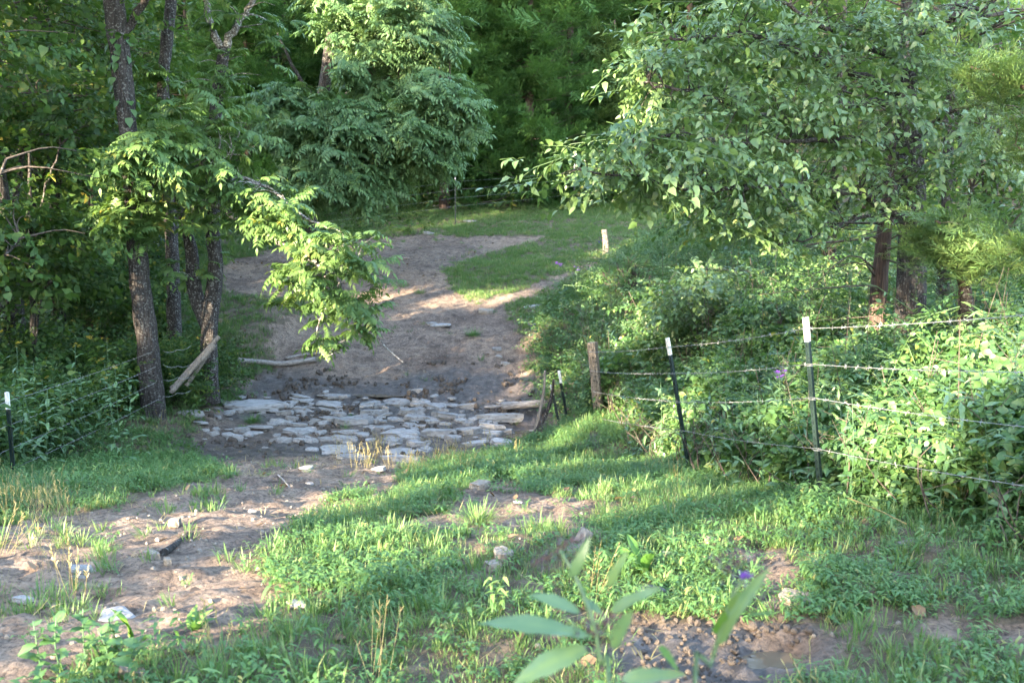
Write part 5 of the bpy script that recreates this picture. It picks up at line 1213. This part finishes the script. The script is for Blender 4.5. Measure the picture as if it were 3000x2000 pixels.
for k, (y_w, y_2, x2, y_1, x1, z0) in enumerate([(1030, 1016, 1957, 962, 2361, 1.33), (1086, 1093, 1970, 1066, 2370, 1.03), (1146, 1176, 1984, 1164, 2378, .74), (1222, 1260, 1998, 1313, 2391, .46)]):
    pw = at(1722 + (y_w - 1003) * .1, y_w, 14.48)
    pts = [pw + [0, 0, 0], at(x2, y_2, 9.47), at(x1, y_1, 6.77), np.array([2.72, 4.18, z0])]
    wire(pts, nm[k] + ' barbed wire strand of the right fence running past the steel posts', r=.0021)
for k, (y0, x1, y1) in enumerate([(1182, 446, 1030), (1253, 456, 1074), (1324, 456, 1120), (1386, 466, 1168)]):
    pa = at(-260, y0 + (y0 - y1) * .52, 7.6); pb = at(20, y0 - 6, 9.47); pc = at(x1, y1, 14.38)
    wire([pa, pb, pc], nm[k] + ' barbed wire strand running from the left post to the dark trunk', r=.0024)
for k, (y0, y1) in enumerate([(1028, 1024), (1068, 1072), (1112, 1105), (1160, 1150)]):
    wire([at(478, y0, 14.5), at(520, y1, 14.7), at(560, y1 + R(-15, 5), 14.9)], nm[k] + ' loose wire end curling right from the dark trunk', r=.003, barbs=True, sag=.03)
for k, (ya, yb, yc) in enumerate([(548, 532, 510), (570, 556, 530), (598, 580, 552), (620, 604, 575)]):
    wire([at(960, ya + 28, 30), at(1335, yb, 30.95), at(1682, yc - 6, 32.95), at(1900, yc - 20, 34)], nm[k] + ' wire strand of the far fence in front of the cedars', r=.0018, barbs=False)

# ------------------------------------------------------------------ blue gate glimpsed in the left wood
g = gz(at(470, 800, 22)); t = thing("metal_gate", 'faded blue metal gate leaning behind the dark trunk, half hidden by leaves', 'gate', g)
def bar(a_, b_, r, nm_): v, f = tube([at(*a_) - g, (at(*a_) + at(*b_)) / 2 - g, at(*b_) - g], r, 10); obj(nm_, v, f, 'blue_paint', t, True)
bar((440, 665, 22), (442, 790, 22), .045, "post"); bar((462, 688, 22), (516, 752, 21.9), .045, "rail"); bar((448, 700, 22), (506, 765, 21.9), .04, "rail"); bar((450, 740, 22), (498, 790, 21.9), .035, "rail")

# ------------------------------------------------------------------ wispy bush
g = gz(at(1838, 790, 20.3)); t = thing("wispy_bush", 'wispy grey-brown bush with almost bare fine twigs at the clearing edge', 'bush', g)
lst = []; tips = []
def grow(p, d, L, r, dep):
    q = p + d * L; m = (p + q) / 2 + rng.normal(0, .04, 3) * L; lst.append(tube(smoothline([p, m, q], 4), np.linspace(r, r * .6, 4), 4, caps=False)); tips.append(q)
    if dep == 0: return
    for _ in range(rng.integers(2, 5)): grow(p + (q - p) * rng.uniform(.4, 1), norm(d + rng.normal(0, .55, 3) + [0, 0, .1]), L * rng.uniform(.5, .8), max(.0045, r * .62), dep - 1)
for a_ in range(5): grow(np.array([0, 0, -.05]), norm([R(-.6, .6), R(-.5, .5), 1]), .6, .028, 4)
v, f = joinvf(lst); o = obj("twigs", v, f, 'twig', t, True); o['kind'] = 'stuff'
tips = np.array(tips); kk = rng.random(len(tips)) < .3; n = int(kk.sum()); scatter("leaves", 'clover', tips[kk], np.stack([rng.normal(0, .6, n), rng.normal(0, .6, n), rng.uniform(0, 6, n)], -1), rng.uniform(.45, .9, n), t)

# ------------------------------------------------------------------ out-of-focus ironweeds right in front of the viewpoint
def near_plant(stem, leaves, heads, label, Y):
    pts = [at(*p) for p in stem]; g = pts[0].copy(); gb = gz([pts[0][0] + .05, pts[0][1] + .05]); t = thing("ironweed", label, 'plant', gb)
    Q = smoothline([gb - [0, 0, .03]] + pts, 16); v, f = tube(Q - gb, np.linspace(.004, .0025, 16), 7); obj("stem", v, f, 'iron', t, True)
    for a_, b_, w, kind in leaves:
        A_, B_ = at(*a_), at(*b_); d = B_ - A_; L = np.linalg.norm(d)
        o = link_mesh("leaf", random.choice(LV[kind]), t); ax = norm(d); zz = norm(np.array([0, 0, .7]) + norm(np.array([0, 0, CAM_Z]) - A_) * .7 + rng.normal(0, .15, 3)); yy = norm(np.cross(zz, ax)); zz = np.cross(ax, yy)
        mt = Matrix((tuple(ax * L), tuple(yy * L * w * .85), tuple(zz * L * .5))).transposed().to_4x4(); mt.translation = Vector(tuple(A_ - gb)); o.matrix_local = mt
    for hp, kd, s in heads:
        o = link_mesh("flower_head", HEAD[kd], t); o.location = tuple(at(*hp) - gb); o.scale = (s, s, s)
near_plant([(1790, 2080, 1.45), (1760, 1950, 1.45), (1740, 1830, 1.46), (1690, 1700, 1.48), (1640, 1610, 1.5)],
           [((1720, 1890, 1.45), (1500, 2010, 1.38), 1.3, 'iron'), ((1730, 1860, 1.45), (1390, 1815, 1.42), .9, 'iron'), ((1700, 1790, 1.47), (1550, 1740, 1.45), 1.2, 'iron'), ((1790, 1790, 1.46), (1930, 1715, 1.4), 1.1, 'iron'), ((1760, 1800, 1.46), (1700, 1740, 1.5), 1.2, 'iron'),
            ((1780, 1720, 1.47), (1835, 1610, 1.45), 1.3, 'iron'), ((1670, 1690, 1.48), (1720, 1580, 1.46), 1.2, 'iron'), ((1790, 1890, 1.46), (1850, 1790, 1.42), 1.5, 'iron'), ((1820, 1990, 1.45), (2000, 1960, 1.4), 1.4, 'iron'), ((1930, 1890, 1.43), (1990, 1960, 1.4), .9, 'dock')],
           [((1730, 1860, 1.46), 'seed', 1.2), ((1700, 1830, 1.46), 'seed', .9), ((1770, 1830, 1.45), 'seed', .8), ((1640, 1610, 1.5), 'seed', 1.0), ((1600, 1640, 1.5), 'seed', .9), ((1680, 1590, 1.5), 'seed', .7), ((1560, 1660, 1.5), 'seed', .8), ((1620, 1670, 1.5), 'seed', .6), ((1660, 1645, 1.5), 'seed', .7)],
           'blurred ironweed with dark seed heads rising in front of the log stub', 1.45)
near_plant([(2030, 2080, 1.4), (2080, 1950, 1.4), (2110, 1850, 1.4), (2150, 1740, 1.42), (2180, 1690, 1.42)],
           [((2100, 1885, 1.4), (2245, 1660, 1.35), .75, 'iron'), ((2140, 1830, 1.41), (2165, 1735, 1.38), 1.6, 'pale'), ((2190, 1800, 1.4), (2280, 1790, 1.4), .8, 'pale'), ((2110, 1860, 1.41), (2120, 1800, 1.38), 1.5, 'dock')],
           [((2175, 1695, 1.42), 'purple', .38), ((2120, 1680, 1.43), 'seed', 1.0), ((2150, 1660, 1.43), 'seed', .9), ((2200, 1640, 1.44), 'seed', .7), ((2090, 1650, 1.43), 'seed', .8), ((2220, 1760, 1.4), 'seed', .6), ((2140, 1630, 1.44), 'seed', .6)],
           'blurred ironweed with a purple flower rising in front of the puddle', 1.4)
